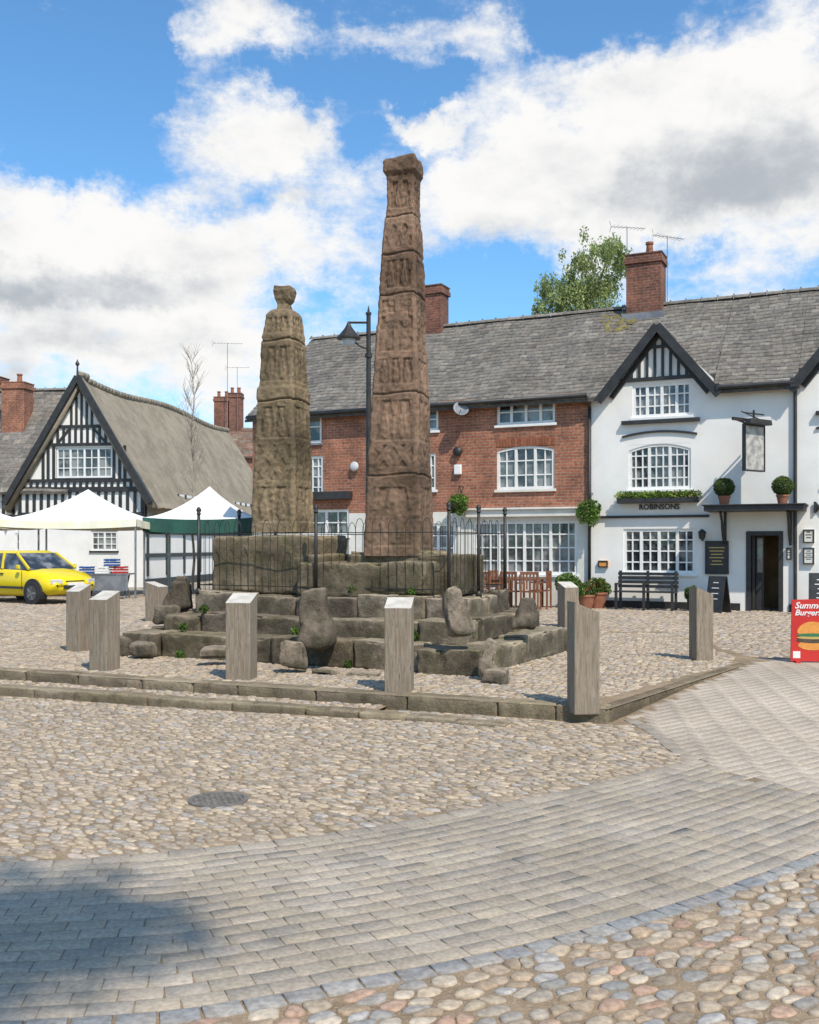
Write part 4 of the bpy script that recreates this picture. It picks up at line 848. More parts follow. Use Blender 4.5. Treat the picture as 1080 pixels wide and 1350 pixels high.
def aboard(px,pb,w,h,rot,label,col='black',lines=4,tm='wpaint'):
    p=gp(px,pb); t=top('pavement_sign',label,'sign',p,rot)
    RX=Matrix.Rotation(math.radians(-12),4,'X')
    mb=MB(); mb.X=RX; mb.box(-w/2,w/2,-.015,.015,0,h); mb.build('front_panel','black',t,loc=(0,-.12,0)) 
    mb=MB(); mb.X=RX; mb.box(-w/2+.04,w/2-.04,-.02,-.0155,.12,h-.04); mb.build('writing_surface',col,t,loc=(0,-.12,0))
    mb=MB(); mb.X=RX
    for i in range(lines): zz=h-.16-i*(h-.35)/lines; ww=w*random.uniform(.15,.34); mb.box(-ww,ww,-.024,-.0205,zz,zz+.018)
    mb.build('chalk_writing',tm,t,loc=(0,-.12,0))
    mb=MB(); mb.X=Matrix.Rotation(math.radians(12),4,'X'); mb.box(-w/2,w/2,-.015,.015,0,h); mb.build('back_panel','black',t,loc=(0,.30,0))
aboard(944,808,.42,.85,FA.ang-.4,'black chalkboard pavement sign beside the doorway')
aboard(1083,812,.5,.95,FA.ang+.1,'black chalkboard pavement sign with menu',lines=6)
p=gp(1077,874); rs=top('red_food_sign','red printed food advertising board with burger picture','sign',(p[0],p[1],GZ),math.radians(-8))
mb=MB(); w=.33; mb.prism([(-w,.02),(w,.02),(w+.01,.84),(-w+.02,.82)],-.015,.015); mb.box(-w+.05,-w+.10,-.12,.12,0,.03); mb.box(w-.10,w-.05,-.12,.12,0,.03); mb.build('sign_panel','red',rs)
text('Summer',.115,'wpaint',rs,(-w+.05,-.018,.71),align='LEFT',ext=.002,shear=.3); text('Burgers',.105,'wpaint',rs,(-w+.05,-.018,.62),align='LEFT',ext=.002,shear=.3)
def burger(cx,cz,k):
    def el(a,b_,c,d,y,m,n=20,flat=0):
        pts=[(cx+k*(a+c*math.cos(2*math.pi*i/n)),cz+k*(b_+d*(math.sin(2*math.pi*i/n) if (math.sin(2*math.pi*i/n)>0 or not flat) else .25*math.sin(2*math.pi*i/n)))) for i in range(n)]; mb.prism(pts,-.016-y,-.0155-y+.0001,m)
    el(0,-.09,.17,.06,.002,0); el(0,.06,.18,.13,.003,0,20,1); el(0,-.03,.19,.035,.005,1); el(0,.0,.185,.018,.006,3); el(0,.03,.19,.02,.007,2)
mb=MB(); burger(-.05,.33,1.1); mb.build('burger_print',['orange','bark','green','gold'],rs)
mb=MB(); mb.box(-w+.03,-w+.12,-.019,-.0155,.06,.15); mb.build('price_tag','wpaint',rs)
def chair(loc,rot,label):
    t=top('wooden_chair',label,'chair',loc,rot,'teak cafe chairs outside the brick house')
    mb=MB(); [mb.box(-.22,.22,-.22+i*.09,-.15+i*.09,.43,.455) for i in range(5)]; mb.build('seat','wood',t)
    mb=MB(); [mb.box(-.20+i*.08,-.16+i*.08,.205,.225,.5,.85) for i in range(6)]; mb.box(-.22,.22,.2,.235,.85,.92); mb.build('backrest','wood',t)
    for x in (-.22,.18):
        mb=MB(); mb.box(x,x+.04,-.22,-.18,0,.65); mb.build('leg','wood',t); mb=MB(); mb.box(x,x+.04,.2,.24,0,.9); mb.box(x-.001,x+.041,-.22,.2,.63,.66); mb.build('leg','wood',t)
def table(loc,rot,label):
    t=top('wooden_table',label,'table',loc,rot,'teak cafe tables outside the brick house')
    mb=MB(); [mb.box(-.5,.5,-.4+i*.1,-.31+i*.1,.70,.73) for i in range(8)]; mb.build('table_top','wood',t)
    for x in (-.45,.4):
        for y in (-.34,.29): mb=MB(); mb.box(x,x+.05,y,y+.05,0,.7); mb.build('leg','wood',t)
def fl(px,yo): s_,_=FA.sz(px,790,yo); return W3(FA,s_,yo,0)
table(fl(688,-1.1),FA.ang,'slatted brown teak cafe table'); chair(fl(660,-1.2),FA.ang+1.4,'brown teak chair beside cafe table'); chair(fl(712,-1.2),FA.ang-1.5,'brown teak chair facing cafe table'); chair(fl(676,-1.8),FA.ang+3.0,'brown teak chair with slatted back'); chair(fl(700,-1.9),FA.ang+3.3,'brown teak chair with slatted back')
table(fl(640,-1.4),FA.ang,'slatted brown teak cafe table'); chair(fl(645,-2.1),FA.ang+2.8,'brown teak chair tucked at table')
def planter(px,yo,r,h,label,fr,red=True,mat='terra'):
    t=top('planter',label,'plant',fl(px,yo),0); mb=MB(); mb.lathe([(r*.7,0),(r,h),(r*1.08,h),(r*1.08,h+.05),(r*.9,h+.05),(r*.85,h-.02)],n=18); mb.build('tub',mat,t)
    leaves('foliage',[((0,0,h+fr*.6),(fr,fr,fr*.8)),((fr*.5,0,h+fr*.4),(fr*.7,fr*.6,fr*.6)),((-fr*.5,-.1,h+fr*.5),(fr*.6,fr*.6,fr*.6))],1400,.05,[(.08,.15,.025),(.12,.20,.035),(.15,.22,.07)],t)
    if red: leaves('flowers',[((0,0,h+fr*.7),(fr,fr,fr*.7))],70,.04,[(.55,.05,.05),(.6,.3,.35)],t)
planter(787,-.5,.25,.35,'terracotta tub of leafy plants and red flowers',.3); planter(773,-.8,.2,.3,'small tub of trailing plants by downpipe',.24); planter(748,-.6,.2,.45,'green shrub in dark tub beside shop window',.3,False,'black'); planter(914,-.5,.15,.3,'small potted shrub next to bench',.2,False,'black')
# ------------------------------------------------------------------ street lamp
Y=20.5; lx=(486-540)/F*Y; sl=top('street_lamp','black iron street lamp with hanging lantern','street lamp',(lx,Y,GZ),0)
zt=E+(720-412)*Y/F-GZ
mb=MB(); mb.lathe([(.16,0),(.16,.12),(.11,.2),(.09,1.0),(.075,1.1),(.07,1.2)],n=12); mb.cyl((0,0,1.1),(0,0,zt),.065,.045,10); mb.cyl((0,0,zt),(0,0,zt+.14),.03,.005,8); mb.cyl((0,0,zt-.9),(0,0,zt-.82),.075,n=10); mb.cyl((0,0,zt-.04),(0,0,zt),.06,n=10); mb.build('column','iron',sl,smooth=False)
mb=MB(); mb.cyl((0,0,zt-.20),(-.42,0,zt-.20),.024,n=6); pr=None
for i in range(11):
    t=i/10*math.pi/2; p=(-.38*math.sin(t),0,zt-.72+.45*(1-math.cos(t)))
    if pr: mb.cyl(pr,p,.018,n=5)
    pr=p
mb.build('arm','iron',sl)
mb=MB(); c=(-.40,0,zt-.58); mb.lathe([(.025,.38),(.06,.3),(.10,.24),(.20,.12),(.24,.08),(.24,.05)][::-1],c=c,n=14); lh=mb.build('lantern_hood','iron',sl,smooth=False)
mb=MB(); mb.lathe([(.03,-.14),(.12,-.08),(.16,.05)],c=c,n=12); mb.build('lantern_glass','lamp',lh,smooth=True)
# ------------------------------------------------------------------ timber house (left)
FT=Fr(-14.65,38.4,GZ,math.radians(-8)); th=top('timber_framed_house','black and white gabled house with weathered thatched roof','house',(-14.65,38.4,GZ),FT.ang)
gw=FT.sz(190,645)[0]; gx,gz=FT.sz(108,503); ez=FT.sz(190,645)[1]; DP=17; zj=FT.sz(108,640)[1]
hw_=FT.box(74,590,148,630); hg=FT.box(120,700,155,726)
mb=MB(); wall(mb,0,gw,0,ez,[hg],0); 
def gx_at(z): t=(z-ez)/(gz-ez); return gx*t, gw-(gw-gx)*t
l0,r0=gx_at(hw_[2]);l1,r1_=gx_at(hw_[3])
mb._add([(0,0,ez),(gw,0,ez),(r0,0,hw_[2]),(l0,0,hw_[2])],[(0,1,2,3)],0)
mb._add([(l0,0,hw_[2]),(hw_[0],0,hw_[2]),(hw_[0],0,hw_[3]),(l1,0,hw_[3])],[(0,1,2,3)],0); mb._add([(hw_[1],0,hw_[2]),(r0,0,hw_[2]),(r1_,0,hw_[3]),(hw_[1],0,hw_[3])],[(0,1,2,3)],0)
mb._add([(l1,0,hw_[3]),(r1_,0,hw_[3]),(gx,0,gz)],[(0,1,2)],0)
mb.quad((gw,0,0),(gw,DP,0),(gw,DP,ez),(gw,0,ez)); mb.quad((0,0,0),(0,0,ez),(0,DP,ez),(0,DP,0)); mb.quad((0,DP,0),(0,DP,ez),(gw,DP,ez),(gw,DP,0)); mb._add([(0,DP,ez),(gx,DP,gz),(gw,DP,ez)],[(0,1,2)],0)
mb.build('wall','white',th)
window(th,hw_,4,2,3,dep=.1,sillm='black'); window(th,hg,2,2,3,sillm='black')
mb=MB(); y0,y1=-.05,-.003; sl_=(gz-ez)/gx
mb.box(-.05,gw+.05,-.08,-.003,ez-.08,ez+.10); zb2=zj-1.1; mb.box(0,gw,-.07,-.0035,zb2-.06,zb2+.10)
nst=17
for i in range(nst+1): x=.06+(gw-.12)*i/nst; mb.box(x-.055,x+.055,y0,y1,zb2+.10,ez-.08)
zt2=hw_[2]-.10; 
mb.box(gx_at(zt2)[0]+.1,gx_at(zt2)[1]-.1,-.06,-.004,zt2-.06,zt2+.06)
for i in range(17):
    x=.5+(gw-1.0)*i/16; mb.box(x-.05,x+.05,y0,y1,ez+.10,zt2-.06)
zt3=hw_[3]+.06; mb.box(gx_at(zt3)[0]+.1,gx_at(zt3)[1]-.1,-.06,-.004,zt3,zt3+.11)
for x in (hw_[0]-.08,hw_[1]+.08,hw_[0]-.30,hw_[1]+.30,hw_[0]-.5,hw_[1]+.5): mb.box(x-.05,x+.05,y0,y1,zt2+.06,zt3)
z4=zt3+.72; mb.box(gx_at(z4)[0]+.1,gx_at(z4)[1]-.1,-.055,-.0045,z4-.05,z4+.06)
for i in range(-5,6):
    x=gx+i*.235
    ztop=min(z4-.05,gz-.25-abs(x-gx)*sl_)
    if ztop>zt3+.2: mb.box(x-.045,x+.045,y0,y1,zt3+.11,ztop)
for i in (-2,-1,0,1,2):
    x=gx+i*.2; ztop=gz-.25-abs(x-gx)*sl_
    if ztop>z4+.12: mb.box(x-.04,x+.04,y0,y1,z4+.06,ztop)
for sg in (-1,1): mb.bar((gx+sg*.95,zt3+.11),(gx+sg*.45,z4-.05),.08,y0-.006-.001*sg,y1)
for i in range(21):
    y=.1+i*.83; mb.box(gw+.003,gw+.04,y-.07,y+.07,zb2-.6,ez)
mb.box(gw+.003,gw+.06,0,DP,zb2-.7,zb2-.58); mb.box(gw+.003,gw+.058,0,DP,1.1,1.25); mb.box(gw+.003,gw+.058,0,DP,0,.3)
for i in range(9): y=.3+i*1.9; mb.box(gw+.003,gw+.05,y-.08,y+.08,.4,zb2-.6)
mb.build('timber_framing','black',th)
mb=MB(); mb.bar((-.4,ez-.52),(gx,gz+.12),.22,-.42,-.30); mb.bar((gx,gz+.12),(gw+.4,ez-.52),.22,-.424,-.304); mb.cyl((gx,-.36,gz),(gx,-.36,gz+.55),.05,.03,8); mb.lathe([(.0,.6),(.06,.64),(.08,.7),(.04,.78),(0,.88)],c=(gx,-.36,gz-.1),n=10); mb.build('bargeboard','black',th)
mb=MB(); rows=22; cols=60; DA=.11; DB=.12
def thatchside(sg):
    ov=.42; vs=[]; xe=-ov if sg<0 else gw+ov; zl=ez-ov*sl_*.9
    for j in range(cols+1):
        y=-.3+(DP+.5)*j/cols
        for i in range(rows+1):
            t=i/rows; x=xe+(gx-xe)*t; z=zl+(gz+.22-zl)*t+.12*math.sin(math.pi*min(1,t*1.02)); n_=mn.noise(Vector((x*.9,y*.4,z*.9)))*.12+mn.noise(Vector((x*3,y*2,z*2)))*.03
            dip=-DA*math.sin(y*.55)-DB
            wv=.14*math.sin(y*.9)*(1-t)*(1-t)
            vs.append((x,y,z+n_*(1-.6*t)+(dip if j>1 else 0)+wv))
    fs=[]
    for j in range(cols):
        for i in range(rows):
            a=j*(rows+1)+i; q=(a,a+rows+1,a+rows+2,a+1); fs.append(q if sg<0 else q[::-1])
    o=len(vs)
    for j in range(cols+1): v=vs[j*(rows+1)]; vs.append((v[0]-sg*.12,v[1],v[2]-.30))
    for j in range(cols): a=j*(rows+1); fs.append((a,o+j,o+j+1,a+rows+1))
    mb._add(vs,fs,0)
thatchside(-1);thatchside(1)
mb.bar((-.42,ez-.72),(gx,gz-.02),.24,-.29,.02); mb.bar((gx,gz-.02),(gw+.42,ez-.72),.24,-.292,.018)
rf=mb.build('roof','thatch',th,smooth=True)
mb=MB(); 
for j in range(58):
    y=-.2+j*.3; z=gz+.22+((-DA*math.sin(y*.55)-DB) if j>1 else 0); mb.cyl((gx,y,z+.02),(gx,y+.29,z+.02),.12+.015*(j%2),n=8)
mb.build('thatch_ridge','thatch',rf,smooth=True)
lc=top('timber_framed_cottage','low black and white cottage with stone tiled roof','house',(-14.65,38.4,GZ),FT.ang)
cz=FT.sz(10,640)[1]; cr=FT.sz(30,515,3.2)[1]
hcs=[FT.box(20,703,52,726,.2),FT.box(-60,700,-20,726,.2)]
mb=MB(); wall(mb,-9,.4,0,cz,hcs,0,y=.2); mb.quad((-9,.2,0),(-9,.2,cz),(-9,6.4,cz),(-9,6.4,0)); mb._add([(-9,.2,cz),(-9,3.3,cr),(-9,6.4,cz)],[(0,1,2)],0); mb.quad((-9,6.4,0),(-9,6.4,cz),(.4,6.4,cz),(.4,6.4,0)); mb.build('wall','white',lc)
for h in hcs: window(lc,h,3,1,2,y=.2,sillm='black',fr='wpaint')
mb=MB(); z2=cz-1.15; mb.box(-9,.3,.12,.197,z2-.1,z2+.05); mb.box(-9,.3,.11,.196,cz-.12,cz)
for i in range(24): x=-8.9+i*.39; mb.box(x-.055,x+.055,.14,.197,z2+.05,cz-.12)
mb.build('timber_framing','black',lc)
random.seed(9); mb=MB(); tiles(mb,-9.1,2.0,-.15,cz-.25,3.3,cr,22,.3,SL); mb.col=SL[0]; mb.quad((-9.1,3.3,cr),(2,3.3,cr),(2,6.6,cz-.2),(-9.1,6.6,cz-.2)); rf=mb.build('roof','slate',lc); ridge(rf,-9.1,1.5,3.3,cr)
s_,z_=FT.sz(23,505,2.2); chimney(rf,s_,2.2,cr-2.6,z_,.95,.75,1,'brick'); s_,z_=FT.sz(-6,498,4); chimney(rf,s_,4,cr-1.2,z_,.8,.7,0)
def backhouse(px0,px1,Y,pyr,pye,rotd,label,chim=None,roofc=None):
    x0=(px0-540)/F*Y;x1=(px1-540)/F*Y; w=x1-x0; zr=E+(720-pyr)*Y/F-GZ; ze=E+(720-pye)*Y/F-GZ
    t=top('brick_house',label,'house',(x0,Y,GZ),rotd,'distant houses behind the square')
    mb=MB(); wall(mb,0,w,0,ze,[(w*.3,w*.3+.9,ze-1.5,ze-.4)],0); mb.quad((w,0,0),(w,6,0),(w,6,ze),(w,0,ze)); mb.quad((0,0,0),(0,0,ze),(0,6,ze),(0,6,0)); mb._add([(0,0,ze),(0,3,zr-.1),(0,6,ze)],[(0,1,2)],0); mb._add([(w,0,ze),(w,6,ze),(w,3,zr-.1)],[(0,1,2)],0); mb.build('wall','brick',t)
    window(t,(w*.3,w*.3+.9,ze-1.5,ze-.4),2,1,2)
    mb=MB(); tiles(mb,-.1,w+.1,-.2,ze-.1,3,zr,14,.35,roofc or [(.25,.14,.10),(.21,.13,.09),(.22,.17,.13)]); mb.quad((-.1,3,zr),(w+.1,3,zr),(w+.1,6.2,ze),(-.1,6.2,ze)); r_=mb.build('roof','slate',t)
    if chim:
        for (cp,ct,cw) in chim: cx=(cp-px0)/(px1-px0)*w; chimney(r_,cx,3,zr-.5,E+(720-ct)*(Y+3)/F-GZ,cw,.8,2)
    return t
backhouse(262,345,58,556,600,0,'distant red brick house with tiled roof and chimneys',[(281,524,.9),(299,519,.8)])
backhouse(-60,30,62,522,580,0,'distant brick house behind the cottage roofs',None,SL)
Yb=60; aerial('tall television aerial above distant roofs',(300-540)/F*Yb,Yb,7.8,E+(720-452)*Yb/F-7.8,rot=.2).scale=(1.6,1.6,1); 
aerial('television aerial above distant chimney',(311-540)/F*Yb,Yb+.5,7.8,E+(720-482)*Yb/F-7.8,rot=.1).scale=(1.3,1.3,1)
# ------------------------------------------------------------------ market stalls
def stall(px0,px1,Y,pe,pp,label,topm,valm,rot=0,vh=.28):
    x0=(px0-540)/F*Y;x1=(px1-540)/F*Y; w=(x1-x0)/2; cx=(x0+x1)/2; ze=E+(720-pe)*Y/F-GZ; zp=E+(720-pp)*(Y+w)/F-GZ
    t=top('market_stall_canopy',label,'market stall',(cx,Y+w,GZ),rot,'pop-up market stall canopies'); mb=MB(); n=14; 
    for k in range(4):
        a=k*math.pi/2; R=Matrix.Rotation(a,4,'Z'); vs=[]
        for i in range(n+1):
            q=i/n; ww=w*(1-q); z=ze+(zp-ze)*(q**1.9*.8+q*.2)
            for j in range(n+1):
                u=-1+2*j/n; sag=-.12*(1-u*u)*(1-q)*math.sin(math.pi*(.15+q*.85)); vs.append(R@Vector((u*ww,-ww,z+sag-.07*(1-u*u)*(1-q)+.012*math.sin(u*9+k)*(1-q))))
        mb._add(vs,[(i*(n+1)+j,i*(n+1)+j+1,(i+1)*(n+1)+j+1,(i+1)*(n+1)+j) for i in range(n) for j in range(n)],0)
    mb.build('canopy_top',topm,t,smooth=True)
    mb=MB()
    for k in range(4):
        R=Matrix.Rotation(k*math.pi/2,4,'Z'); nn=18
        for j in range(nn):
            u0=-1+2*j/nn;u1=-1+2*(j+1)/nn; f=lambda u:-w-.02-.02*math.sin(u*14+k); zt=lambda u:ze-.07*(1-u*u)
            mb._add([R@Vector(p) for p in ((u0*w,f(u0),zt(u0)-vh),(u1*w,f(u1),zt(u1)-vh),(u1*w,-w-.005,zt(u1)),(u0*w,-w-.005,zt(u0)))],[(0,1,2,3)],0)
    mb.build('valance',valm,t,smooth=True)
    for sx in (-1,1):
        for sy in (-1,1): mb=MB(); mb.box(sx*(w-.04)-.025,sx*(w-.04)+.025,sy*(w-.04)-.025,sy*(w-.04)+.025,0,ze-.02); mb.build('leg','alu',t)
    return t
stall(-6,180,29.5,684,645,'white peaked market canopy with cream valance','tarp','tarpy',vh=.22)
stall(188,336,31,682,641,'white peaked market canopy with dark green valance','tarp','tarpg',vh=.42)
stall(-200,-14,29.5,684,645,'white peaked market canopy with cream valance','tarp','tarpy',vh=.22)
t=top('trestle_table','grey folding trestle table loaded with crates','table',((140-540)/F*29.5,29.5,GZ),0)
mb=MB(); mb.box(-.75,.75,-.35,.35,.70,.74); mb.build('table_top','alu',t)
for x in (-.65,.6):
    mb=MB(); mb.beam((x,-.3,0),(x,.25,.7),.04,.04); mb.beam((x,.3,0),(x,-.25,.7),.04,.04); mb.build('leg','alu',t)
mb=MB(); mb.box(-.72,.72,-.34,-.33,.25,.70); mb.build('skirt_cloth','lead',t)
def crate(loc,m,label,w=.4,d=.3,h=.2):
    t=top('crate',label,'crate',loc,random.uniform(-.1,.1),'crates on the market stall'); mb=MB()
    for z in (0,.075,.15): mb.box(-w/2,w/2,-d/2,-d/2+.015,z,z+.05);mb.box(-w/2,w/2,d/2-.015,d/2,z,z+.05);mb.box(-w/2,-w/2+.015,-d/2+.015,d/2-.015,z,z+.05);mb.box(w/2-.015,w/2,-d/2+.015,d/2-.015,z,z+.05)
    mb.box(-w/2+.01,w/2-.01,-d/2+.01,d/2-.01,0,.02); mb.build('crate_slats',m,t)
    mb=MB(); 
    for i in range(10): mb.lathe([(.0,-.04),(.04,-.02),(.045,.01),(0,.045)],c=(random.uniform(-w/2+.05,w/2-.05),random.uniform(-d/2+.05,d/2-.05),.17),n=7)
    mb.build('produce',random.choice(['terra','green','cream']),t,smooth=True)
bx=(140-540)/F*29.5
crate((bx-.5,29.4,GZ+.74),'blue','blue plastic crate of goods on table'); crate((bx-.05,29.4,GZ+.74),'wpaint','white plastic crate of goods on table'); crate((bx+.42,29.45,GZ+.74),'redl','red plastic crate of goods on table'); crate((bx+.2,29.4,GZ+.95),'blue','blue plastic crate stacked on others')
# ------------------------------------------------------------------ yellow car
phi=math.radians(-33); wx,wy,_=gp(47,797); ch=Vector((math.cos(phi),math.sin(phi))); cl=Vector((-math.sin(phi),math.cos(phi)))
cc=Vector((wx,wy))-ch*1.22+cl*.72
car=top('parked_car','bright yellow small hatchback parked facing the steps','car',(cc.x,cc.y,GZ),phi)
st=[(-1.86,.42,.72,.66),(-1.80,.30,.92,.76),(-1.5,.22,.95,.81),(-.9,.20,.94,.83),(0,.20,.92,.835),(.6,.20,.91,.83),(.95,.20,.89,.82),(1.45,.22,.80,.80),(1.72,.27,.70,.75),(1.86,.34,.62,.66),(1.90,.42,.54,.58)]
mb=MB(); vs=[];n=0
for x,zb,zt,w in st:
    m_=zb+(zt-zb)*.55
    ring=[(-w*.8,zb),(-w*.97,zb+.1),(-w,m_),(-w*.97,zt-.08),(-w*.86,zt),(-w*.4,zt+.035),(w*.4,zt+.035),(w*.86,zt),(w*.97,zt-.08),(w,m_),(w*.97,zb+.1),(w*.8,zb)]; n=len(ring); vs+=[(x,y,z) for y,z in ring]
fs=[(i*n+j,i*n+(j+1)%n,(i+1)*n+(j+1)%n,(i+1)*n+j) for i in range(len(st)-1) for j in range(n)]+[tuple(range(n-1,-1,-1)),tuple(range((len(st)-1)*n,len(st)*n))]
mb._add(vs,fs,0); body=mb.build('body','yellow',car,smooth=True)
def loft(sec,name,mat,par=car):
    mb=MB(); vs=[]
    for (x0,z,w,x1) in sec: vs+=[(x0,-w,z),(x1,-w,z),(x1,w,z),(x0,w,z)]
    fs=[(i*4+j,i*4+(j+1)%4,(i+1)*4+(j+1)%4,(i+1)*4+j) for i in range(len(sec)-1) for j in range(4)]; fs.append(tuple(range((len(sec)-1)*4,len(sec)*4))); mb._add(vs,fs,0); return mb.build(name,mat,par,bevel=.02)
loft([(-1.78,.90,.74,1.0),(-1.60,1.15,.68,.62),(-1.42,1.34,.60,.28)],'windows','glass')
mb=MB(); mb._add([(-1.46,-.62,1.33),(.30,-.62,1.33),(.30,.62,1.33),(-1.46,.62,1.33),(-1.3,-.5,1.40),(.12,-.5,1.40),(.12,.5,1.40),(-1.3,.5,1.40)],[(0,1,5,4),(1,2,6,5),(2,3,7,6),(3,0,4,7),(4,5,6,7)],0); mb.build('roof','yellow',car,smooth=True,bevel=.02)
for s2 in (-1,1):
    for a,b_ in (((.98,.745,.92),(.30,.615,1.34)),((-.12,.755,.92),(-.22,.615,1.34)),((-1.76,.745,.92),(-1.44,.61,1.34)),((-1.15,.755,.92),(-1.10,.615,1.34))):
        mb=MB(); mb.beam((a[0],s2*a[1],a[2]),(b_[0],s2*b_[1],b_[2]),.05,.06); mb.build('pillar','yellow',car)
for x in (1.22,-1.2):
    for s2 in (-1,1):
        mb=MB(); mb.cyl((x,s2*.60,.33),(x,s2*.838,.33),.345,n=24); mb.build('wheel_arch','tyre',car)
        mb=MB(); mb.cyl((x,s2*.66,.30),(x,s2*.85,.30),.295,n=24); wl=mb.build('wheel','tyre',car,bevel=.02)
        mb=MB(); mb.cyl((x,s2*.80,.30),(x,s2*.856,.30),.19,n=20)
        mb.build('rim','drim',wl)
        mb=MB()
        for k in range(5): q=k*2*math.pi/5; mb.beam((x,s2*.862,.30),(x+.18*math.cos(q),s2*.862,.30+.18*math.sin(q)),.012,.045)
        mb.build('spokes','alu',wl)
for s2 in (-1,1):
    mb=MB(); mb.X=Matrix.Translation((1.80,s2*.54,.60))@Matrix.Rotation(s2*.35,4,'Z'); mb.box(-.06,.075,-.15,.15,-.07,.055); mb.build('headlight','lamp',car,bevel=.02)
    mb=MB(); mb.box(.68,.80,s2*.84-.03+s2*.06,s2*.84+.03+s2*.06,.92,1.03); mb.build('mirror','yellow',car,bevel=.02)
    mb=MB(); mb.box(-.2,-.19,s2*.832-.004,s2*.832+.004,.35,.88); mb.box(.78,.79,s2*.826-.004,s2*.826+.004,.35,.88); mb.box(-.12,.02,s2*.838-.01,s2*.838+.01,.78,.81); mb.box(-.85,.85,s2*.838-.012,s2*.838+.012,.40,.46); mb.build('door_trim','black',car)
mb=MB(); mb.box(1.84,1.925,-.38,.38,.40,.50); mb.box(1.80,1.895,-.30,.30,.57,.62); mb.build('grille','black',car,bevel=.01)
mb=MB(); mb.box(1.905,1.93,-.25,.25,.50,.57); mb.build('number_plate','wpaint',car)
# ------------------------------------------------------------------ trees
random.seed(4)
Y=37; cx=(768-540)/F*Y; t=top('birch_tree','tall drooping light green birch rising behind the roofs','tree',(cx,Y,GZ),0)
zc=lambda py:E+(720-py)*Y/F-GZ; X_=lambda px:(px-768)/F*Y
mb=MB(); mb.cyl((0,0,0),(.1,0,zc(420)),.25,.13,10); mb.cyl((.1,0,zc(420)),(X_(800),0,zc(345)),.10,.03,7); mb.cyl((.1,0,zc(425)),(X_(735),.2,zc(385)),.08,.03,7); mb.cyl((.1,0,zc(425)),(X_(768),.2,zc(360)),.08,.03,7); mb.build('trunk','bark',t)
bl=[]
for (px,py,r) in ((805,340,.6),(790,336,.5),(770,356,.6),(748,372,.55),(730,385,.5),(718,402,.5),(790,373,.75),(760,390,.75),(735,408,.6),(812,358,.6),(808,390,.7),(780,408,.85),(714,410,.45),(750,350,.4),(778,330,.45),(815,330,.45),(822,350,.4),(760,430,1.0),(800,430,1.0),(722,428,.6),(740,372,.45),(800,322,.35),(712,393,.3),(775,378,.8),(750,393,.7)):
    for k in range(5): bl.append(((X_(px)+random.uniform(-.4,.4),random.uniform(-1.0,1.0),zc(py)+random.uniform(-.28,.25)),(r*.42,r*.6,r*random.uniform(.6,1.15))))
leaves('crown',bl,21000,.058,[(.33,.39,.14),(.38,.44,.17),(.26,.32,.11),(.42,.47,.21)],t,droop=1.2,shell=.7,tone=(.65,1.15))
random.seed(8); Y=33; t=top('bare_tree','slender leafless young tree beside market stalls','tree',((254-540)/F*Y,Y,GZ),0); mb=MB()
p=Vector((0,0,0)); H_=E+(720-478)*Y/F-GZ; pr=p
for i in range(14):
    z=H_*(i+1)/14; q=Vector((.05*math.sin(i*1.3),.04*math.cos(i),z)); r=.045*(1-i/14)+.006; mb.cyl(pr,q,r,r*.92,6,cap=False)
    if i>4:
        for k in range(5):
            a=random.uniform(0,6.28); d=Vector((math.cos(a)*.5,math.sin(a)*.5,1)).normalized(); l=random.uniform(.7,1.4)*(1-(i-5)/13); b0=q; 
            for s_ in range(3):
                b1_=b0+d*l/3; mb.cyl(b0,b1_,.009,.006,4,cap=False); b0=b1_; d=(d+Vector((random.uniform(-.2,.2),random.uniform(-.2,.2),.15))).normalized()
                for e_ in range(2): e=b0+Vector((random.uniform(-.25,.25),random.uniform(-.25,.25),.28)); mb.cyl(b0,e,.005,.003,3,cap=False)
    pr=q
mb.build('branches','paleb',t)
random.seed(14); t=top('plane_tree','leafy tree shading the near paving','tree',(-3.2,-2.6,0),0)
mb=MB(); mb.cyl((0,0,0),(.1,.1,8.2),.2,.15,10); mb.cyl((.1,.1,8.2),(3.2,-2.5,13),.12,.07,8); mb.cyl((.1,.1,8.2),(-.6,.3,12.6),.11,.05,8); mb.cyl((3.2,-2.5,13),(4.8,-3,14.0),.06,.03,6); mb.build('trunk','bark',t)
bl=[]
for i in range(40):
    z=15+random.uniform(-1.2,1.4); sx=random.uniform(-3.8,-.8); sy=random.uniform(3.75,5.0); bl.append(((sx+z*.365+3.2,sy-z*.722+2.6,z),random.uniform(.35,.7)))
leaves('crown',bl,2000,.11,GREEN,t,shell=.9)
# ------------------------------------------------------------------ world, sun, camera
wd=bpy.data.worlds.new('World'); SC.world=wd; wd.use_nodes=True; nt=wd.node_tree; bg=nt.nodes['Background']
SUN=Vector((.45,-.89,0)).normalized(); EL=math.radians(51)
sky=N(nt,'ShaderNodeTexSky'); sky.sky_type='NISHITA'; sky.sun_disc=False; sky.sun_elevation=EL; sky.sun_rotation=math.atan2(SUN.x,SUN.y)%(2*math.pi); sky.ozone_density=3.0; sky.air_density=1.0; sky.dust_density=.5
tc=N(nt,'ShaderNodeTexCoord').outputs['Generated']
def vm(op,a,b=None,c=None):
    n=N(nt,'ShaderNodeVectorMath'); n.operation=op
    for i,v in enumerate((a,b,c)):
        if v is None: continue
        if isinstance(v,tuple): n.inputs[i].default_value=v
        else: nt.links.new(v,n.inputs[i])
    return n
nz=N(nt,'ShaderNodeTexNoise'); nz.inputs['Scale'].default_value=9; nz.inputs['Detail'].default_value=8; nz.inputs['Roughness'].default_value=.65; nt.links.new(tc,nz.inputs['Vector'])
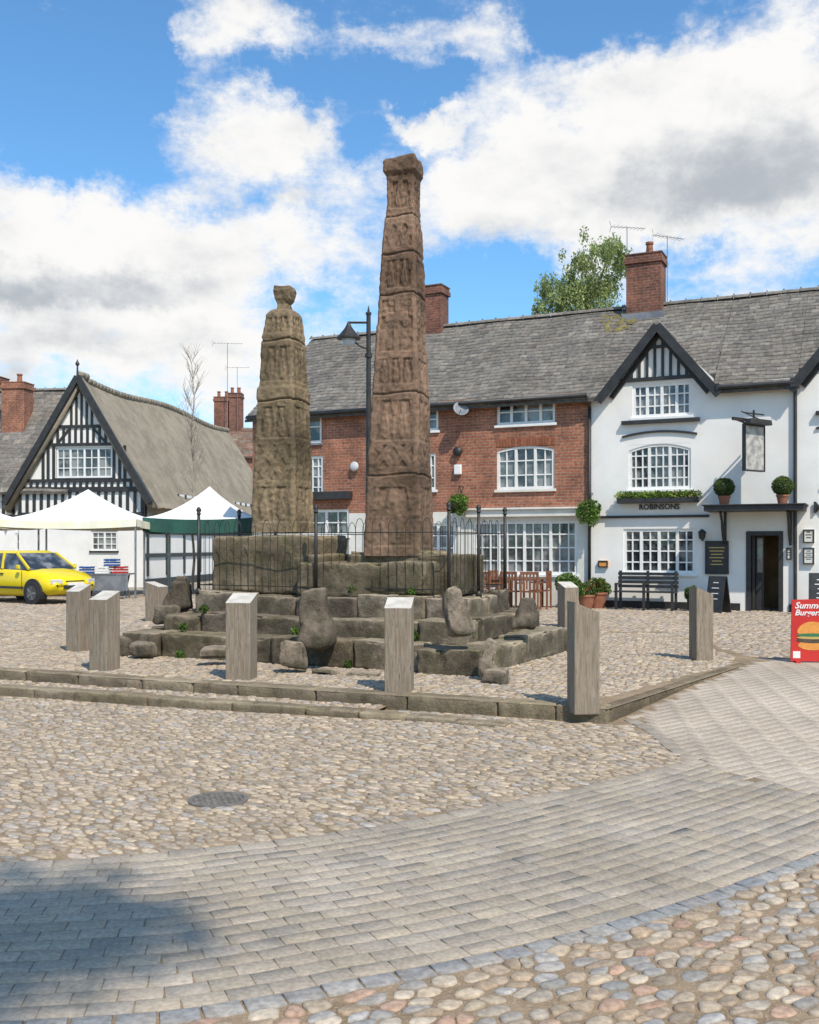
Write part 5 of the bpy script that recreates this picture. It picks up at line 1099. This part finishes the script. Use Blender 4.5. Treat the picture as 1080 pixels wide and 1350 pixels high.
wv=vm('MULTIPLY_ADD',nz.outputs['Color'],(.18,.0,.13),(-.09,0,-.065)); wp=vm('ADD',tc,wv.outputs[0]); wp=vm('MULTIPLY',wp.outputs[0],(1,0,1))
def blobsum(lst,base):
    acc=None
    for (px,py,rx,ry,w) in lst:
        d=Vector(((px-540)/F,1,(720-py)/F)); l=d.length; c=d/l; ix=F*l/rx*1.0; iz=F*l/ry
        n1=vm('MULTIPLY_ADD',wp.outputs[0],(ix,0,iz),(-c.x*ix,0,-c.z*iz)); ln=vm('LENGTH',n1.outputs[0]).outputs['Value']
        m_=maprange(nt,ln,1.35,.15,0,w); acc=m_ if acc is None else math_(nt,'ADD',acc,m_)
    return math_(nt,'ADD',acc,base)
bl=[(310,35,110,50,.55),(270,90,50,40,.35),(500,50,70,28,.4),(590,25,60,28,.35),(640,75,60,55,.6),(40,5,60,18,.35),(280,180,110,50,.45),(370,185,80,40,.35),(420,220,80,40,.3),(170,310,280,70,.6),(360,320,170,70,.45),(100,430,330,120,.75),(350,470,200,120,.5),(545,160,80,22,.5),(830,200,280,110,.75),(640,240,100,70,.45),(1020,110,190,130,.75),(1000,300,230,110,.75),(780,290,150,60,.4),(540,330,50,80,.3),
 (90,110,160,115,-.6),(770,25,150,60,-.6),(650,385,110,50,-.6),(915,355,65,35,-.5),(470,180,50,35,-.4),(60,210,90,40,-.4),(440,120,120,28,-.45),(200,60,45,90,-.4),(440,400,70,60,-.3),(450,20,60,25,-.3),(560,110,100,22,-.3),(560,200,60,20,-.2)]
dens=blobsum(bl,.10)
mpn=N(nt,'ShaderNodeMapping'); mpn.inputs['Scale'].default_value=(1,1,1.7); nt.links.new(tc,mpn.inputs[0])
def wn(scale,det,rough):
    n=N(nt,'ShaderNodeTexNoise'); n.inputs['Scale'].default_value=scale; n.inputs['Detail'].default_value=det; n.inputs['Roughness'].default_value=rough; nt.links.new(mpn.outputs[0],n.inputs['Vector']); return math_(nt,'SUBTRACT',n.outputs['Fac'],.5)
tot=math_(nt,'ADD',dens,math_(nt,'ADD',math_(nt,'MULTIPLY',wn(7,12,.64),1.8),math_(nt,'MULTIPLY',wn(24,8,.68),1.1)))
mask=maprange(nt,tot,.04,.84)
gray=blobsum([(110,385,190,30,.5),(60,400,130,26,.25),(1010,220,170,90,.7),(900,270,140,50,.35),(200,455,170,28,.3),(330,255,90,24,.25),(60,470,120,22,.25),(700,300,90,25,.25)],0.04)
gr=math_(nt,'ADD',gray,math_(nt,'ADD',math_(nt,'MULTIPLY',wn(9,10,.6),1.4),math_(nt,'MULTIPLY',wn(30,6,.6),.6)))
gm=maprange(nt,gr,-.08,1.05)
cloud=mixc(nt,gm,(.98,.97,.955),(.47,.51,.56))
skyc=N(nt,'ShaderNodeMix'); skyc.data_type='RGBA'; skyc.blend_type='MULTIPLY'; skyc.inputs[0].default_value=1; nt.links.new(sky.outputs[0],skyc.inputs[6]); skyc.inputs[7].default_value=(.120,.18,.205,1)
out=mixc(nt,mask,skyc.outputs[2],cloud)
nt.links.new(out,bg.inputs[0]); bg.inputs[1].default_value=1.0
sl=bpy.data.lights.new('sun','SUN'); sl.energy=4.5; sl.angle=math.radians(.6); sl.color=(1,.92,.80); so=bpy.data.objects.new('sun',sl); COL.objects.link(so)
dv=Vector((SUN.x*math.cos(EL),SUN.y*math.cos(EL),math.sin(EL))); so.rotation_euler=dv.to_track_quat('Z','Y').to_euler(); so.location=(5,-10,20)
cam=bpy.data.cameras.new('camera'); cam.sensor_fit='HORIZONTAL'; cam.sensor_width=36; cam.lens=45; cam.shift_y=45/1080; cam.clip_end=4000; cam.clip_start=.05
co=bpy.data.objects.new('camera',cam); COL.objects.link(co); co.location=(0,0,E); co.rotation_euler=(math.pi/2,0,0); SC.camera=co
SC.view_settings.view_transform='Standard'; SC.view_settings.look='None'; SC.view_settings.exposure=0
